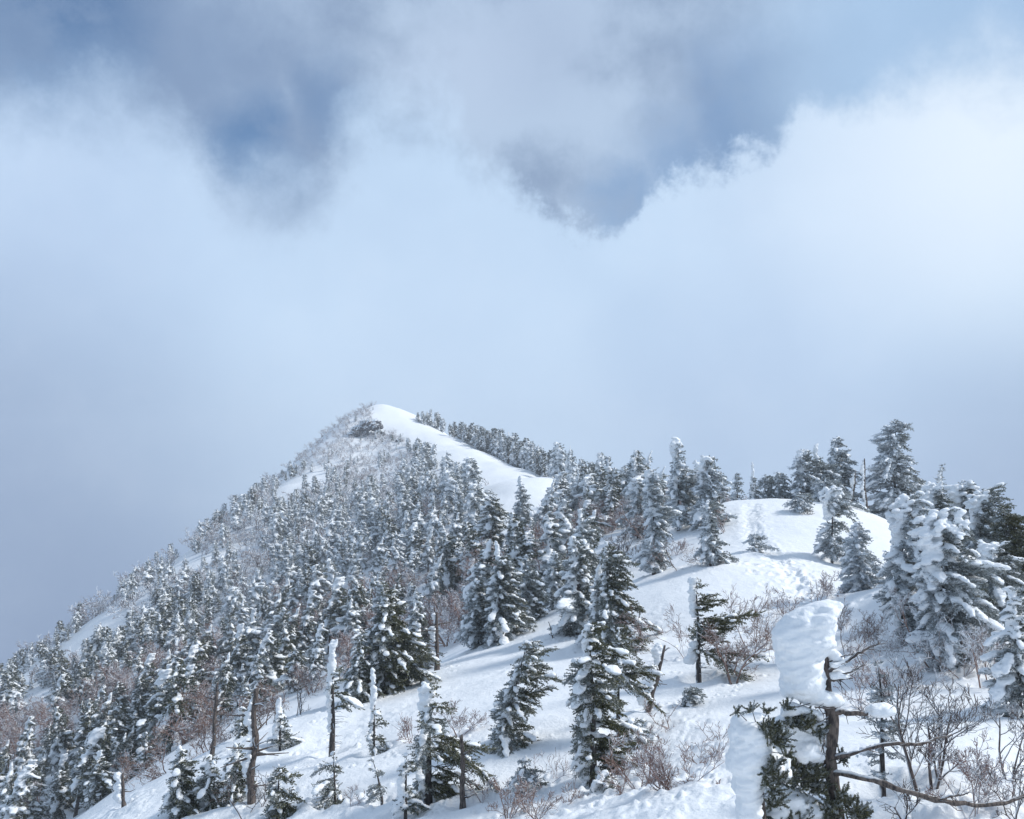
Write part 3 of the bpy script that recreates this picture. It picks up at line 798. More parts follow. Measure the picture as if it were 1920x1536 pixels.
for i, sp in enumerate(NEAR_FIRS):
    b = place_fir(i, sp, 'fir_tree')
    if b is not None: ANCH.append(b[:2])
for i, sp in enumerate(SHRUBBY):
    b = place_fir(200 + i, sp, 'fir_bush')

# ------------------------------------------------------------------ dead wood
def px_line(pts, radii, d, base):
    a = np.array([P(u, v, d + (dd[0] if dd else 0)) for (u, v, *dd) in pts]) - base
    return resample(a, np.array(radii, float))
def resample(a, r, k=12):
    s = np.concatenate([[0], np.cumsum(np.linalg.norm(np.diff(a, axis=0), axis=1))]); s /= s[-1]
    q = np.linspace(0, 1, k)
    # smooth through the points
    p = np.stack([np.interp(q, s, a[:, i]) for i in range(3)], -1)
    for _ in range(1): p[1:-1] = p[1:-1] * .6 + (p[:-2] + p[2:]) * .2
    return p, np.interp(q, np.linspace(0, 1, len(r)), r)

def snag(seed, u, v, top_u, hpx, r, label, d=None, stubs=12, rime=0.0, sl=.35, name='dead_snag', thick_top=.45, cat='dead tree'):
    rng = np.random.RandomState(seed)
    if d is None: b = cast(u, v)
    else:
        x = ray(u, v)[0] * d; b = np.array((x, d, hz(x, d)))
    H = px_height(u, v, hpx, b); lean = (top_u - u) * b[1] / F
    n = 11; s = np.linspace(-.06, 1, n)
    c = np.stack([lean * s + .02 * H * vnoise(s * 4, s * 0, s=seed), .02 * H * vnoise(s * 4, s * 0 + 9, s=seed), H * s], -1)
    tr = (c, r * (1 - (1 - thick_top) * np.clip(s, 0, 1)) * (1 + .12 * rng.randn(n)))
    br = []
    for k in range(stubs):
        q = rng.uniform(.1, .97); p = np.array([np.interp(q, s, c[:, i]) for i in range(3)]); a = rng.rand() * 7
        L = sl * rng.uniform(.3, 1.2); dd = nrm(np.array([np.cos(a), np.sin(a) * .7, rng.uniform(-.3, .5)]))
        m = p + dd * L * .5 + rng.randn(3) * .04
        br.append((np.array([p, (p + m) / 2, m, p + dd * L + [0, 0, rng.uniform(-.1, .1)]]), np.array([.3, .24, .17, .08]) * r))
    parts = {'trunk': (*tubes([tr], 9), None), 'branch_stubs': (*tubes(br, 4), None)}
    if rime:
        sc, sA = [], []
        for k in range(int(H / .05)):
            q = rng.uniform(.05, .97); p = np.array([np.interp(q, s, c[:, i]) for i in range(3)])
            rr = rime * rng.uniform(.35, 1.1) * (1 + .4 * sin(q * 17 + seed))
            sc.append(p + [-rr * .9 - r * .4, rng.randn() * .05, 0]); sA.append(np.diag([rr, rr * .7, rr]))
        vv, ff = blobs(np.array(sc), np.array(sA), ICO2)
        vv, ff = voxelize(vv, ff, .035, amp=.07, seed=seed, fs=.10, stretch=(.7, .8, 1.8))
        parts['snow_load'] = (vv, ff, None)
    mm = {'trunk': M['dead'], 'branch_stubs': M['dead'], 'snow_load': M['snow']}
    link_parts(name, parts, mm, label, cat, tuple(b))
snag(1, 868, 1514, 866, 136, .085, 'bare weathered snag right of the large flagged fir', stubs=16)
snag(2, 472, 1506, 474, 215, .14, 'thick grey dead trunk towering at the bottom left of the spur', stubs=26, sl=.9, thick_top=.55, rime=.10)
snag(3, 820, 1256, 818, 108, .13, 'broken dead trunk on the spur edge below the stout fir', stubs=14, sl=1.2, rime=.14)
snag(4, 1037, 1198, 1029, 32, .035, 'thin dead stick in the snow left of the central pair', stubs=2, sl=.1)
snag(5, 1214, 1332, 1249, 122, .10, 'rime-covered dead trunk leaning right, left of the flagged mid-slope fir', stubs=14, sl=.35, rime=.15)
snag(6, 1277, 1560, 1276, 82, .06, 'short dead snag at the bottom among the reddish shrubs', stubs=6, sl=.2, d=20)
snag(7, 1625, 978, 1622, 118, .12, 'rime-topped bare trunk standing beside the tall conical fir', stubs=10, sl=.5, rime=.14, d=77)
snag(8, 1596, 968, 1606, 82, .11, 'leaning bare trunk with a rime top right of the skyline cluster', stubs=8, sl=.5, rime=.15, d=78)
snag(9, 1068, 1100, 1062, 85, .07, 'dark dead spike behind the central pair', stubs=14, sl=.8, d=68)
snag(10, 230, 1560, 226, 110, .08, 'rime-streaked dead trunk near the bottom left corner of the spur', stubs=8, sl=.4, rime=.14, d=33)
snag(11, 396, 1420, 404, 140, .10, 'forked-looking dark dead trunk on the left spur', stubs=18, sl=.7, d=36)

# ------------------------------------------------------------------ bare shrubs and birches, near
BARE = [ # u v h(px) options label material d
 (1374, 1278, 122, dict(stems=3, spread=.7, gnarl=1.6, lean=(.15, 0), r0=.045, kids=6, orders=4), 'russet twisted birch right of the flagged mid-slope fir', 'birch', None),
 (1398, 1215, 118, dict(stems=4, spread=.5, lean=(.35, 0), r0=.026, kids=6), 'wide russet shrub fanning right above the twisted birch', 'birch', None),
 (1292, 1235, 96, dict(stems=4, spread=.6, lean=(-.45, 0), r0=.016), 'thin grey shrub leaning left beside the flagged mid-slope fir', 'twig', None),
 (1535, 1130, 62, dict(stems=6, spread=.5, r0=.016), 'thin bare shrub below the plump snow-laden fir', 'twig', None),
 (1470, 1150, 50, dict(stems=5, spread=.6, r0=.014), 'small pale shrub right of the russet shrubs, beside the trail', 'twig', None),
 (1588, 1235, 112, dict(stems=5, spread=.7, r0=.020, lean=(.2, 0), kids=6), 'russet shrub behind the great rime slab of the nearest tree', 'birch', None),
 (1620, 1330, 130, dict(stems=4, spread=.9, r0=.014, lean=(.1, 0), kids=6), 'wiry shrub between the nearest tree and the frosted thicket', 'twig', None),
 (1742, 1478, 250, dict(stems=5, spread=.55, r0=.030, wander=.16, kids=6, orders=3, gnarl=.9), 'large dark bare shrub spreading right of the nearest tree', 'darktwig', None),
 (1888, 1458, 150, dict(stems=3, spread=.6, r0=.022, wander=.15), 'dark bare shrub at the right edge of the photo', 'darktwig', None),
 (1838, 1288, 130, dict(stems=3, spread=.45, r0=.030, kids=6), 'frosted shrub in front of the bushy dark fir', 'rime', None),
 (1757, 1248, 158, dict(stems=2, spread=.4, r0=.040, lean=(.28, 0), kids=7, orders=4, gnarl=1.2), 'frost-whitened birch leaning right before the right-hand clump', 'rime', None),
 (1800, 1270, 120, dict(stems=4, spread=.6, r0=.018, kids=6), 'pale frosted thicket right of the leaning white birch', 'rime', None),
 (1718, 1290, 70, dict(stems=5, spread=.8, r0=.012), 'low frosted shrub left of the leaning white birch', 'rime', None),
 (1818, 1530, 150, dict(stems=5, spread=.8, r0=.012, kids=6), 'fine pale shrub at the bottom under the long curved limb', 'twig', None),
 (1905, 1540, 130, dict(stems=3, spread=.5, r0=.014), 'thin shrub in the bottom right corner', 'darktwig', None),
 (1700, 1545, 90, dict(stems=3, spread=.6, r0=.016), 'short shrub at the bottom between the nearest tree and the large dark shrub', 'darktwig', None),
 (1300, 1560, 110, dict(stems=5, spread=1.1, r0=.024, gnarl=1.7, kids=6), 'sprawling russet shrub at the bottom left of the nearest tree', 'birch', 19),
 (1205, 1540, 175, dict(stems=5, spread=.5, r0=.018, kids=6), 'upright russet shrub at the bottom right of the tall ragged fir', 'birch', 21),
 (1255, 1480, 110, dict(stems=5, spread=.6, r0=.014, kids=6), 'pale upright shrub beside the bottom russet shrubs', 'twig', None),
 (952, 1570, 122, dict(stems=6, spread=.7, r0=.016, kids=6), 'pale brown shrub at the bottom right of the weathered snag', 'birch', 22),
 (1062, 1560, 98, dict(stems=5, spread=.8, r0=.014, kids=6, lean=(.2, 0)), 'russet thicket at the bottom left of the tall ragged fir', 'birch', 22),
 (1255, 1590, 170, dict(stems=6, spread=.8, r0=.018, kids=7, gnarl=1.5), 'tangled russet shrub filling the bottom edge among the reddish shrubs', 'birch', 18.5),
 (1350, 1580, 120, dict(stems=5, spread=.9, r0=.016, kids=6, gnarl=1.4), 'russet shrub at the bottom edge touching the rime-buried small fir', 'birch', 17.5),
 (1165, 1575, 120, dict(stems=5, spread=.7, r0=.014, kids=6), 'thin russet shrub at the bottom under the snow-covered fir top', 'birch', 20),
 (1010, 1585, 120, dict(stems=5, spread=.8, r0=.014, kids=6, lean=(.3, 0)), 'brown shrub leaning right at the bottom edge, centre', 'birch', 20),
 (395, 1395, 120, dict(stems=4, spread=.8, r0=.03, kids=7, gnarl=1.5), 'reddish leafless thicket behind the upper edge of the left spur', 'birch', 42),
 (330, 1440, 100, dict(stems=4, spread=.8, r0=.03, kids=7, gnarl=1.5), 'reddish leafless thicket lower down along the left spur edge', 'birch', 42),
 (500, 1372, 110, dict(stems=4, spread=.8, r0=.03, kids=7, gnarl=1.4), 'pinkish leafless thicket beside the dark twin stems on the spur edge', 'birch', 42),
 (905, 1505, 60, dict(stems=4, spread=.7, r0=.010), 'wispy shrub close right of the weathered snag', 'twig', None),
 (1030, 1465, 56, dict(stems=4, spread=.8, r0=.010, lean=(.3, 0)), 'wispy shrub right of the frosted fir bush', 'twig', None),
 (862, 1378, 72, dict(stems=5, spread=.7, r0=.012, lean=(.3, 0), kids=6), 'wiry grey shrub above the weathered snag', 'twig', None),
 (1288, 1062, 66, dict(stems=3, spread=.9, r0=.030, gnarl=1.6, lean=(-.2, 0)), 'russet birch on the slope left of the lone hump-edge fir', 'birch', None),
 (1262, 1045, 40, dict(stems=4, spread=.7, r0=.014), 'small grey shrub right of the shade-casting tall fir', 'twig', None),
 (1362, 1000, 55, dict(stems=3, spread=.6, r0=.024), 'bare birch beside the trail left of the lone snowy bush', 'birch', None),
 (1155, 1090, 118, dict(stems=2, spread=.5, r0=.05, kids=6, orders=4), 'dark bare birch on the slope above the central pair', 'darktwig', 64),
 (1512, 1000, 50, dict(stems=4, spread=.9, r0=.02, gnarl=1.6), 'gnarled dark shrub right of the trail under the small bushy fir', 'darktwig', 68),
 (1256, 1362, 56, dict(stems=4, spread=1.0, r0=.016, gnarl=1.6), 'low russet shrub below the rime-covered leaning snag', 'birch', None),
 (1345, 1385, 40, dict(stems=4, spread=1.0, r0=.010), 'low wiry shrub on the open snow left of the nearest tree', 'twig', None),
 (1310, 1430, 54, dict(stems=4, spread=.9, r0=.011, kids=6), 'wispy russet shrub between the bottom shrubs and the nearest tree', 'birch', None),
 (770, 1390, 62, dict(stems=4, spread=.6, r0=.010), 'thin shrub left of the large flagged fir', 'twig', None),
 (455, 1540, 92, dict(stems=3, spread=.8, r0=.020), 'bare dark shrub at the foot of the tall dead snag', 'darktwig', 28),
 (560, 1340, 95, dict(stems=3, spread=.5, r0=.03), 'pair of bare dark stems at the edge of the left spur', 'darktwig', 40),
 (660, 1545, 70, dict(stems=3, spread=.6, r0=.010), 'thin shrub at the bottom of the spur below the drooping fir', 'twig', 26),
]
SHM = {}
def sh_m(k):
    if k == 'rime': return {'stem': M['birch'], 'twigs': M['rimed_twig']}
    return {'stem': M['birch' if k == 'birch' else ('darktwig' if k == 'darktwig' else 'twig')], 'twigs': M['twig' if k == 'twig' else k]}
for i, (u, v, hp, opt, label, mk, d) in enumerate(BARE):
    if d is None: b = cast(u, v)
    else:
        x = ray(u, v)[0] * d; b = np.array((x, d, hz(x, d)))
    if b is None: print('MISS', label); continue
    H = px_height(u, v, hp, b)
    o = dict(rmin=.0028 + .00010 * b[1], minl=.06 + .0012 * b[1]); o.update(opt); o['r0'] = max(o['r0'], .00045 * b[1])
    sc = H / 2.0
    ln = grow(300 + i, 1.0, **{**o, 'r0': o['r0'] / H, 'rmin': o['rmin'] / H, 'minl': o['minl'] / H})
    top = max(l[0][:, 2].max() for l in ln); k = H / max(top, .5)
    ln = [(a * k, r * H) for a, r in ln]
    big = [l for l in ln if len(l[0]) != 5]; small = [l for l in ln if len(l[0]) == 5]
    link_parts('birch' if mk == 'birch' and H > 2.4 else 'bare_shrub', {'stem': (*tubes(big, 6), None), 'twigs': (*tubes(small, 3), None)}, sh_m(mk), label,
               'birch' if mk == 'birch' and H > 2.4 else 'shrub', tuple(b))
# ------------------------------------------------------------------ the wood on the flank
def inpoly(u, v, poly):
    c = False; n = len(poly)
    for i in range(n):
        x1, y1 = poly[i]; x2, y2 = poly[(i + 1) % n]
        if (y1 > v) != (y2 > v) and u < (x2 - x1) * (v - y1) / (y2 - y1) + x1: c = not c
    return c
def project(x, y, z):
    yy = y * cos(PITCH) + z * sin(PITCH); zz = -y * sin(PITCH) + z * cos(PITCH)
    return 960 + F * x / yy, 768 - F * zz / yy
CLEAR = [  # open snow inside the wood (where the feet of trees would be)
 [(700,750),(735,752),(830,800),(1000,880),(1090,915),(1090,940),(1050,975),(1010,1000),(960,1020),(930,1012),(905,975),(885,935),(862,922),(868,895),(845,878),(812,872),(790,850),(762,830),(725,808),(700,790)],
 [(500,940),(530,905),(600,880),(625,900),(560,935),(520,960)],
 [(318,1060),(350,1030),(372,1040),(350,1080),(330,1100)],
 [(240,1130),(275,1115),(285,1140),(255,1160)],
 [(280,1205),(330,1180),(335,1215),(290,1240)],
 [(228,1285),(258,1240),(268,1270),(240,1315)],
 [(30,1300),(100,1285),(120,1310),(60,1370),(35,1350)],
 [(1100,1012),(1180,1000),(1205,1030),(1130,1062),(1070,1075),(1055,1050)],
 [(830,1130),(880,1095),(900,1120),(850,1165)],
]
DARKZONE = lambda u, v: np.clip((v - 1080) / 300.0, 0, 1)      # lower trees carry less rime
rngf = np.random.RandomState(2024)
cand = []
cell = {}
def near_ok(x, y, r):
    ci, cj = int(x // 6), int(y // 6)
    for a in (-1, 0, 1):
        for b in (-1, 0, 1):
            for (px_, py_, pr) in cell.get((ci + a, cj + b), ()):
                if (px_ - x) ** 2 + (py_ - y) ** 2 < (min(r, pr)) ** 2: return False
    return True
N = 60000
X = rngf.uniform(-135, 60, N); Y = rngf.uniform(62, 375, N); Z = height(X, Y)
Uq, Vq = project(X, Y, Z)
for x, y, z, u, v in zip(X, Y, Z, Uq, Vq):
    if u < -60 or u > 1420 or v > 1640: continue
    if u > 1240 and y < 92: continue
    # not on the near spur
    edge_v = np.interp(u, [-50, 170, 250, 440, 560, 700, 860, 1010, 1110, 1200, 1300, 1420], [1660, 1580, 1490, 1392, 1345, 1300, 1232, 1162, 1085, 1010, 960, 930])
    if y < 72: continue
    if v > edge_v and y < 66: continue
    if any(inpoly(u, v, p) for p in CLEAR): continue
    summit = np.hypot(u - 690, (v - 800)) < 110 and u < 780
    if summit and rngf.rand() < .15: continue
    bare_zone = (u < 640 and v < 900)
    patch = vnoise(np.array([x / 9]), np.array([y / 9]), s=5)[0]
    if patch < -.52: continue
    r = 2.5 if y < 200 else 2.9
    if bare_zone: r = 2.6
    if summit: r = 2.0
    if not near_ok(x, y, r): continue
    cell.setdefault((int(x // 6), int(y // 6)), []).append((x, y, r))
    cand.append((x, y, z, u, v))
cand = np.array(cand)
# which of them the camera can see (their upper half)
def visible(x, y, z, h):
    s = np.linspace(.06, .97, 60)
    zz = z + h * .8
    g = height(x * s, y * s, detail=False)
    return (zz * s > g - .1).all()
vis = np.array([visible(c[0], c[1], c[2], 5.0) for c in cand])
cand = cand[vis]
cand = cand[np.argsort(cand[:, 1])]
print('FOREST candidates', len(cand))
# birches among the firs
bn = fbm(cand[:, 0] / 16 + 3, cand[:, 1] / 16, o=2, s=31)
isb = ((np.hypot(cand[:, 3] - 690, cand[:, 4] - 800) < 115) & (cand[:, 3] < 780) & (rngf.rand(len(cand)) < .62)) | (rngf.rand(len(cand)) < np.clip(.30 + 1.3 * (bn - .03), .10, .8)) | ((cand[:, 3] < 650) & (cand[:, 4] < 880) & (rngf.rand(len(cand)) < .8))
firs = cand[~isb]; birs = cand[isb]
NV = 12
LOOK = []
VAR = []
for k in range(NV):
    rg = np.random.RandomState(900 + k)
    dark = k >= 6
    narrow = k % 3 == 0; col = k % 3 == 1
    opt = dict(H=6.0, R=.90 if narrow else 1.25, base=.22 if col else .08, shape=rg.uniform(.38, .6), lee=rg.uniform(.1, .5), snow=.9 if dark else 1.3, plaster=rg.uniform(.1, .3), gap=.42,
               bs=.19, vs=.085, frost=.10 if dark else .36, hue=.3, column=.13 if col else 0, blobscale=1.5, dens=1.0, bend=rg.uniform(-.05, .12), lean=rg.uniform(-.03, .08), top_arch=rg.uniform(.2, .5) if k % 4 == 2 else 0)
    VAR.append(fir(900 + k, **opt))
    LOOK.append(('dark-boughed ' if dark else 'rime-whitened ') + ('narrow fir' if narrow else 'fir with a bare white leader' if col else 'broad fir'))
PROTO = [None] * NV
NIND = 300 - len(NEAR_FIRS)
def zone(u, v):
    if v < 925 and u > 880: return 'on the skyline right of the summit'
    if v < 900 and u > 640: return 'just below the sunlit summit face'
    if v < 960 and u <= 640: return 'high on the left skyline'
    if u > 1120: return 'on the saddle left of the T-topped fir'
    if u > 900: return 'between the snow face and the central pair'
    if u > 700 and v > 1130: return 'close behind the crest of the spur edge'
    if u > 700: return 'on the wooded flank under the snow face'
    if u < 170 and v > 1370: return 'in the bottom left corner'
    if u < 230: return 'at the far left of the flank'
    if u < 430 and v > 1290: return 'in the hollow behind the spur end'
    if v > 1210: return 'in the hollow left of the big dark fir'
    if u < 480: return 'on the left half of the wooded flank'
    return 'in the centre of the wooded flank'
def pick(rg, u, v):
    dk = rg.rand() < .25 + .75 * DARKZONE(u, v)
    return rg.randint(6, 12) if dk else rg.randint(0, 6)
def hgt(rg, u, v, y):
    h = 5.0 * (.5 + 1.05 * rg.rand() ** 1.2)
    if y > 230: h *= .92
    if v < 960 and u > 880: h *= 1.05
    if u < 640 and v < 930: h *= .7
    if np.hypot(u - 690, v - 800) < 115 and u < 780: h *= .5
    if u < 180 and v < 1330: h *= .8
    return h
stuff = []
for n, (x, y, z, u, v) in enumerate(firs):
    rg = np.random.RandomState(int(n) + 5000)
    k = pick(rg, u, v); h = hgt(rg, u, v, y); rot = rg.uniform(-.7, .7); sc = h / 6.0; w = sc * rg.uniform(.8, 1.3); tx = rg.randn() * .08; ty = .04 + rg.randn() * .09
    if n < NIND:
        lab = LOOK[k] + ' ' + zone(u, v)
        grp = lab.replace('fir ', 'firs ', 1)
        if PROTO[k] is None:
            PROTO[k] = link_parts('fir_tree', VAR[k], FIRM, lab, 'fir tree', (x, y, z - .05), rot, grp)
            PROTO[k].scale = (w, w, sc); PROTO[k].rotation_euler = (tx, ty, rot)
        else:
            copy_tree(PROTO[k], (x, y, z - .05), rot, (w, w, sc), lab, grp).rotation_euler = (tx, ty, rot)
    else:
        stuff.append((x, y, z - .05, k, rot, w, sc))
print('FIRS individual', min(NIND, len(firs)), 'stuff', len(stuff))
# the far part of the wood: one mesh
LOWV = []
for k in range(NV):
    dark = k >= 6
    rg = np.random.RandomState(900 + k); narrow = k % 3 == 0; col = k % 3 == 1
    p = fir(900 + k, H=6.0, R=.90 if narrow else 1.25, base=.2 if col else .06, shape=rg.uniform(.38, .6), lee=rg.uniform(.1, .5), snow=.9 if dark else 1.3, plaster=rg.uniform(.1, .3), gap=.4,
            bs=.30, vs=.13, frost=.16 if dark else .46, hue=.3, column=.12 if col else 0, blobscale=1.8, dens=.9)
    LOWV.append(p)
def tile(items, variants, keys, mats, name, label):
    vs, fs4, fs3, mi4, mi3, fr, hu, off = [], [], [], [], [], [], [], 0
    for (x, y, z, k, rot, w, sc) in items:
        c, s_ = cos(rot), sin(rot)
        A = np.array([[c * w, s_ * w, 0], [-s_ * w, c * w, 0], [0, 0, sc]])
        for m_, key in enumerate(keys):
            if key not in variants[k]: continue
            v, f, at = variants[k][key]
            if len(v) == 0: continue
            vs.append(v @ A + [x, y, z])
            for ff in (f if isinstance(f, list) else [f]):
                (fs4 if ff.shape[1] == 4 else fs3).append(ff + off); (mi4 if ff.shape[1] == 4 else mi3).append(np.full(len(ff), m_))
            n = len(v)
            fr.append(at['frost'][1] if at else np.zeros(n)); hu.append(at['hue'][1] if at else np.zeros(n))
            off += n
    F_ = []; MI = []
    if fs4: F_.append(np.concatenate(fs4)); MI.append(np.concatenate(mi4))
    if fs3: F_.append(np.concatenate(fs3)); MI.append(np.concatenate(mi3))
    me = mesh_data(name, np.concatenate(vs), F_, False, {'frost': ('POINT', np.concatenate(fr)), 'hue': ('POINT', np.concatenate(hu))})
    for m in mats: me.materials.append(m)
    me.polygons.foreach_set('material_index', np.concatenate(MI).astype(np.int32))
    o = bpy.data.objects.new(name, me); COL.objects.link(o); o['kind'] = 'stuff'; o['label'] = label
    print(name, len(me.polygons))
# firs along the far side of the ridge, their tops over the skyline
SKY = [(776, 786, 336, 3.2), (800, 795, 331, 5.0), (830, 808, 322, 4.2), (860, 822, 312, 5.2), (900, 842, 298, 7.0), (930, 860, 282, 7.6), (965, 874, 264, 7.2), (1000, 888, 245, 7.0), (1040, 902, 222, 6.4), (1095, 922, 180, 5.4)]
SK = np.array(SKY, float); placed = []
for n in range(1500):
    rg = rngf; u = rg.uniform(778, 1096); v, d, h = (np.interp(u, SK[:, 0], SK[:, i]) for i in (1, 2, 3))
    if vnoise(np.array([u / 14.0]), np.array([.5]), s=41)[0] < (.15 if u < 850 else -.8): continue
    x = ray(u, v)[0] * d; off = rg.uniform(.5, 10); x2 = x + off * .8; y2 = d + off * .55
    if any((x2 - a) ** 2 + (y2 - b) ** 2 < 4.2 for a, b in placed): continue
    placed.append((x2, y2)); h = (h + off * .30) * rg.uniform(.75, 1.15); k = rg.randint(0, 12)
    stuff.append((x2, y2, hz(x2, y2) - .05, k, rg.uniform(-.7, .7), h / 6 * .95, h / 6))
print('SKYLINE', len(placed))
tile(stuff, LOWV, ['trunk', 'foliage', 'snow_load'], [M['bark'], M['needle'], M['snow']], 'far_fir_wood', 'far snowy firs covering the upper mountain flank and ridge')

# bare birches of the flank (below)
BV = []
for k in range(7):
    ln = grow(700 + k, 1.0, stems=3 + k % 3, spread=.55, orders=4 if k % 2 else 3, kids=6, r0=.022, rmin=.0035, gnarl=1.3, minl=.05)
    top = max(l[0][:, 2].max() for l in ln); ln = [(a / top, r) for a, r in ln]
    big = [l for l in ln if len(l[0]) != 5]; small = [l for l in ln if len(l[0]) == 5]
    BV.append({'stem': (*tubes(big, 4), None), 'twigs': (*tubes(small, 3, cap=False), None)})
BP = [None] * 7
NB = 150
bstuff = []
for n, (x, y, z, u, v) in enumerate(birs):
    rg = np.random.RandomState(int(n) + 9000)
    k = rg.randint(7); h = rg.uniform(2.4, 4.8) * (.55 if v < 900 else 1); w = h * rg.uniform(.9, 1.3); rot = rg.rand() * 7
    if n < NB:
        kind = 'many-stemmed' if k % 3 == 2 else ('gnarled' if k % 2 else 'slender')
        lab = 'leafless ' + kind + ' birch ' + zone(u, v)
        grp = lab.replace('birch ', 'birches ', 1)
        if BP[k] is None:
            BP[k] = link_parts('birch', BV[k], {'stem': M['birch'], 'twigs': M['twig']}, lab, 'birch', (x, y, z - .05), rot, grp); BP[k].scale = (w, w, h)
        else: copy_tree(BP[k], (x, y, z - .05), rot, (w, w, h), lab, grp)
    else: bstuff.append((x, y, z - .05, k, rot, w, h))
print('BIRCH individual', min(NB, len(birs)), 'stuff', len(bstuff))
if bstuff:
    BL = []
    for k in range(7):
        ln = grow(700 + k, 1.0, stems=4, spread=.6, orders=3, kids=5, r0=.024, rmin=.008, gnarl=1.3, minl=.12)
        top = max(l[0][:, 2].max() for l in ln); ln = [(a[::2], r[::2]) if len(a) == 5 else (a, r) for a, r in [(a / top, r) for a, r in ln]]
        BL.append({'twigs': (*tubes(ln, 3, cap=False), None)})
    tile(bstuff, BL, ['twigs'], [M['rimed_twig']], 'far_birch_thicket', 'far leafless birches frosting the upper mountain flank')
# ------------------------------------------------------------------ the nearest tree and its small neighbour
def Zc(p, d, o=(1300, 1050), s=3.0968):      # measured on an enlarged crop of the photograph
    return P(o[0] + p[0] / s, o[1] + p[1] / s, d)
def poly_dist(pt, poly):
    a = poly; b = np.roll(poly, -1, 0); ab = b - a
    t = np.clip(((pt - a) * ab).sum(1) / np.maximum((ab ** 2).sum(1), 1e-9), 0, 1)
    return np.linalg.norm(pt - (a + ab * t[:, None]), axis=1).min()
def snow_mass(outlines, base, seed, vs=.017, amp=.024, thick=.26, keep=1.0, d0=13.0, n=520):
    """rime grown to a given outline, as thick as it is wide and rounded; outline in crop coordinates"""
    rng = np.random.RandomState(seed); sc, sA = [], []
    for (poly, d, th) in outlines:
        q = np.array([Zc(p, d)[::2] for p in poly]); lo, hi = q.min(0), q.max(0); got = 0
        m = int(n * max(.1, (hi - lo).prod() / .9))
        tries = 0
        while got < m and tries < m * 12:
            tries += 1
            c = lo + rng.rand(2) * (hi - lo)
            if not inpoly(c[0], c[1], [tuple(x) for x in q]): continue
            e = poly_dist(c, q)
            if e < .018: continue
            r = min(e * .95, rng.uniform(.04, .13))
            depth = min(th, e * 1.5 + .02)
            y = rng.uniform(-1, 1) * max(depth - r * .5, .01)
            sc.append(np.array([c[0], d + y, c[1]]) - base)
            sA.append(np.array([[r * 1.25, 0, r * .30], [0, r, 0], [-r * .12, 0, r * .72]])); got += 1
    v, f = blobs(np.array(sc), np.array(sA), ICO2)
    v, f = voxelize(v, f, vs, amp=0, seed=seed, smooth=4)
    # feathers of rime lying one over the other, rising towards the wind
    me = mesh_data('tmp', v, f); nn = np.empty(len(v) * 3, np.float32); me.vertices.foreach_get('normal', nn); nn = nn.reshape(-1, 3); bpy.data.meshes.remove(me)
    w = v[:, 2] - .22 * v[:, 0]
    lay = 1 - np.abs(vnoise(w / .052 + .8 * fbm(v[:, 0] / .2, v[:, 1] / .2, w / .2, o=2, s=seed), v[:, 0] / .30, v[:, 1] / .20, s=seed))
    v = v + nn * (amp * (1.2 * (lay - .6) + .30 * fbm(v[:, 0] / .16, v[:, 1] / .14, w / .05, o=3, s=seed + 1)))[:, None]
    return v, f, None
def tuft(rng, c, R, n, out, base, frost=.06, hue=.6, up=.5, squash=.7):
    for k in range(n):
        u = nrm(rng.randn(3)); rr = R * rng.rand() ** .45
        p = c + u * rr * np.array([1, .8, squash]); d = nrm(u * .8 + np.array([.25, 0, up]) + rng.randn(3) * .35)
        out.append((p - d * .05, d, rng.uniform(.07, .16), frost + .45 * (rng.rand() < .22), hue + rng.randn() * .2))
def tuft_mesh(T, rng, bs=.029):
    p = np.array([t[0] for t in T]); d = np.array([t[1] for t in T]); l = np.array([t[2] for t in T])
    v, f, fr, hu = blade_mesh(p, d, l, bs, rng, np.array([t[3] for t in T]), np.array([t[4] for t in T]), per=8, spread=.55, step=.32, wid=.12, flat=1)
    return v, f, {'frost': ('POINT', fr), 'hue': ('POINT', hu)}

def zline(pts, radii, base, k=16):
    a = np.array([Zc(p[:2], p[2]) for p in pts]) - base
    return resample(a, np.array(radii, float), k)

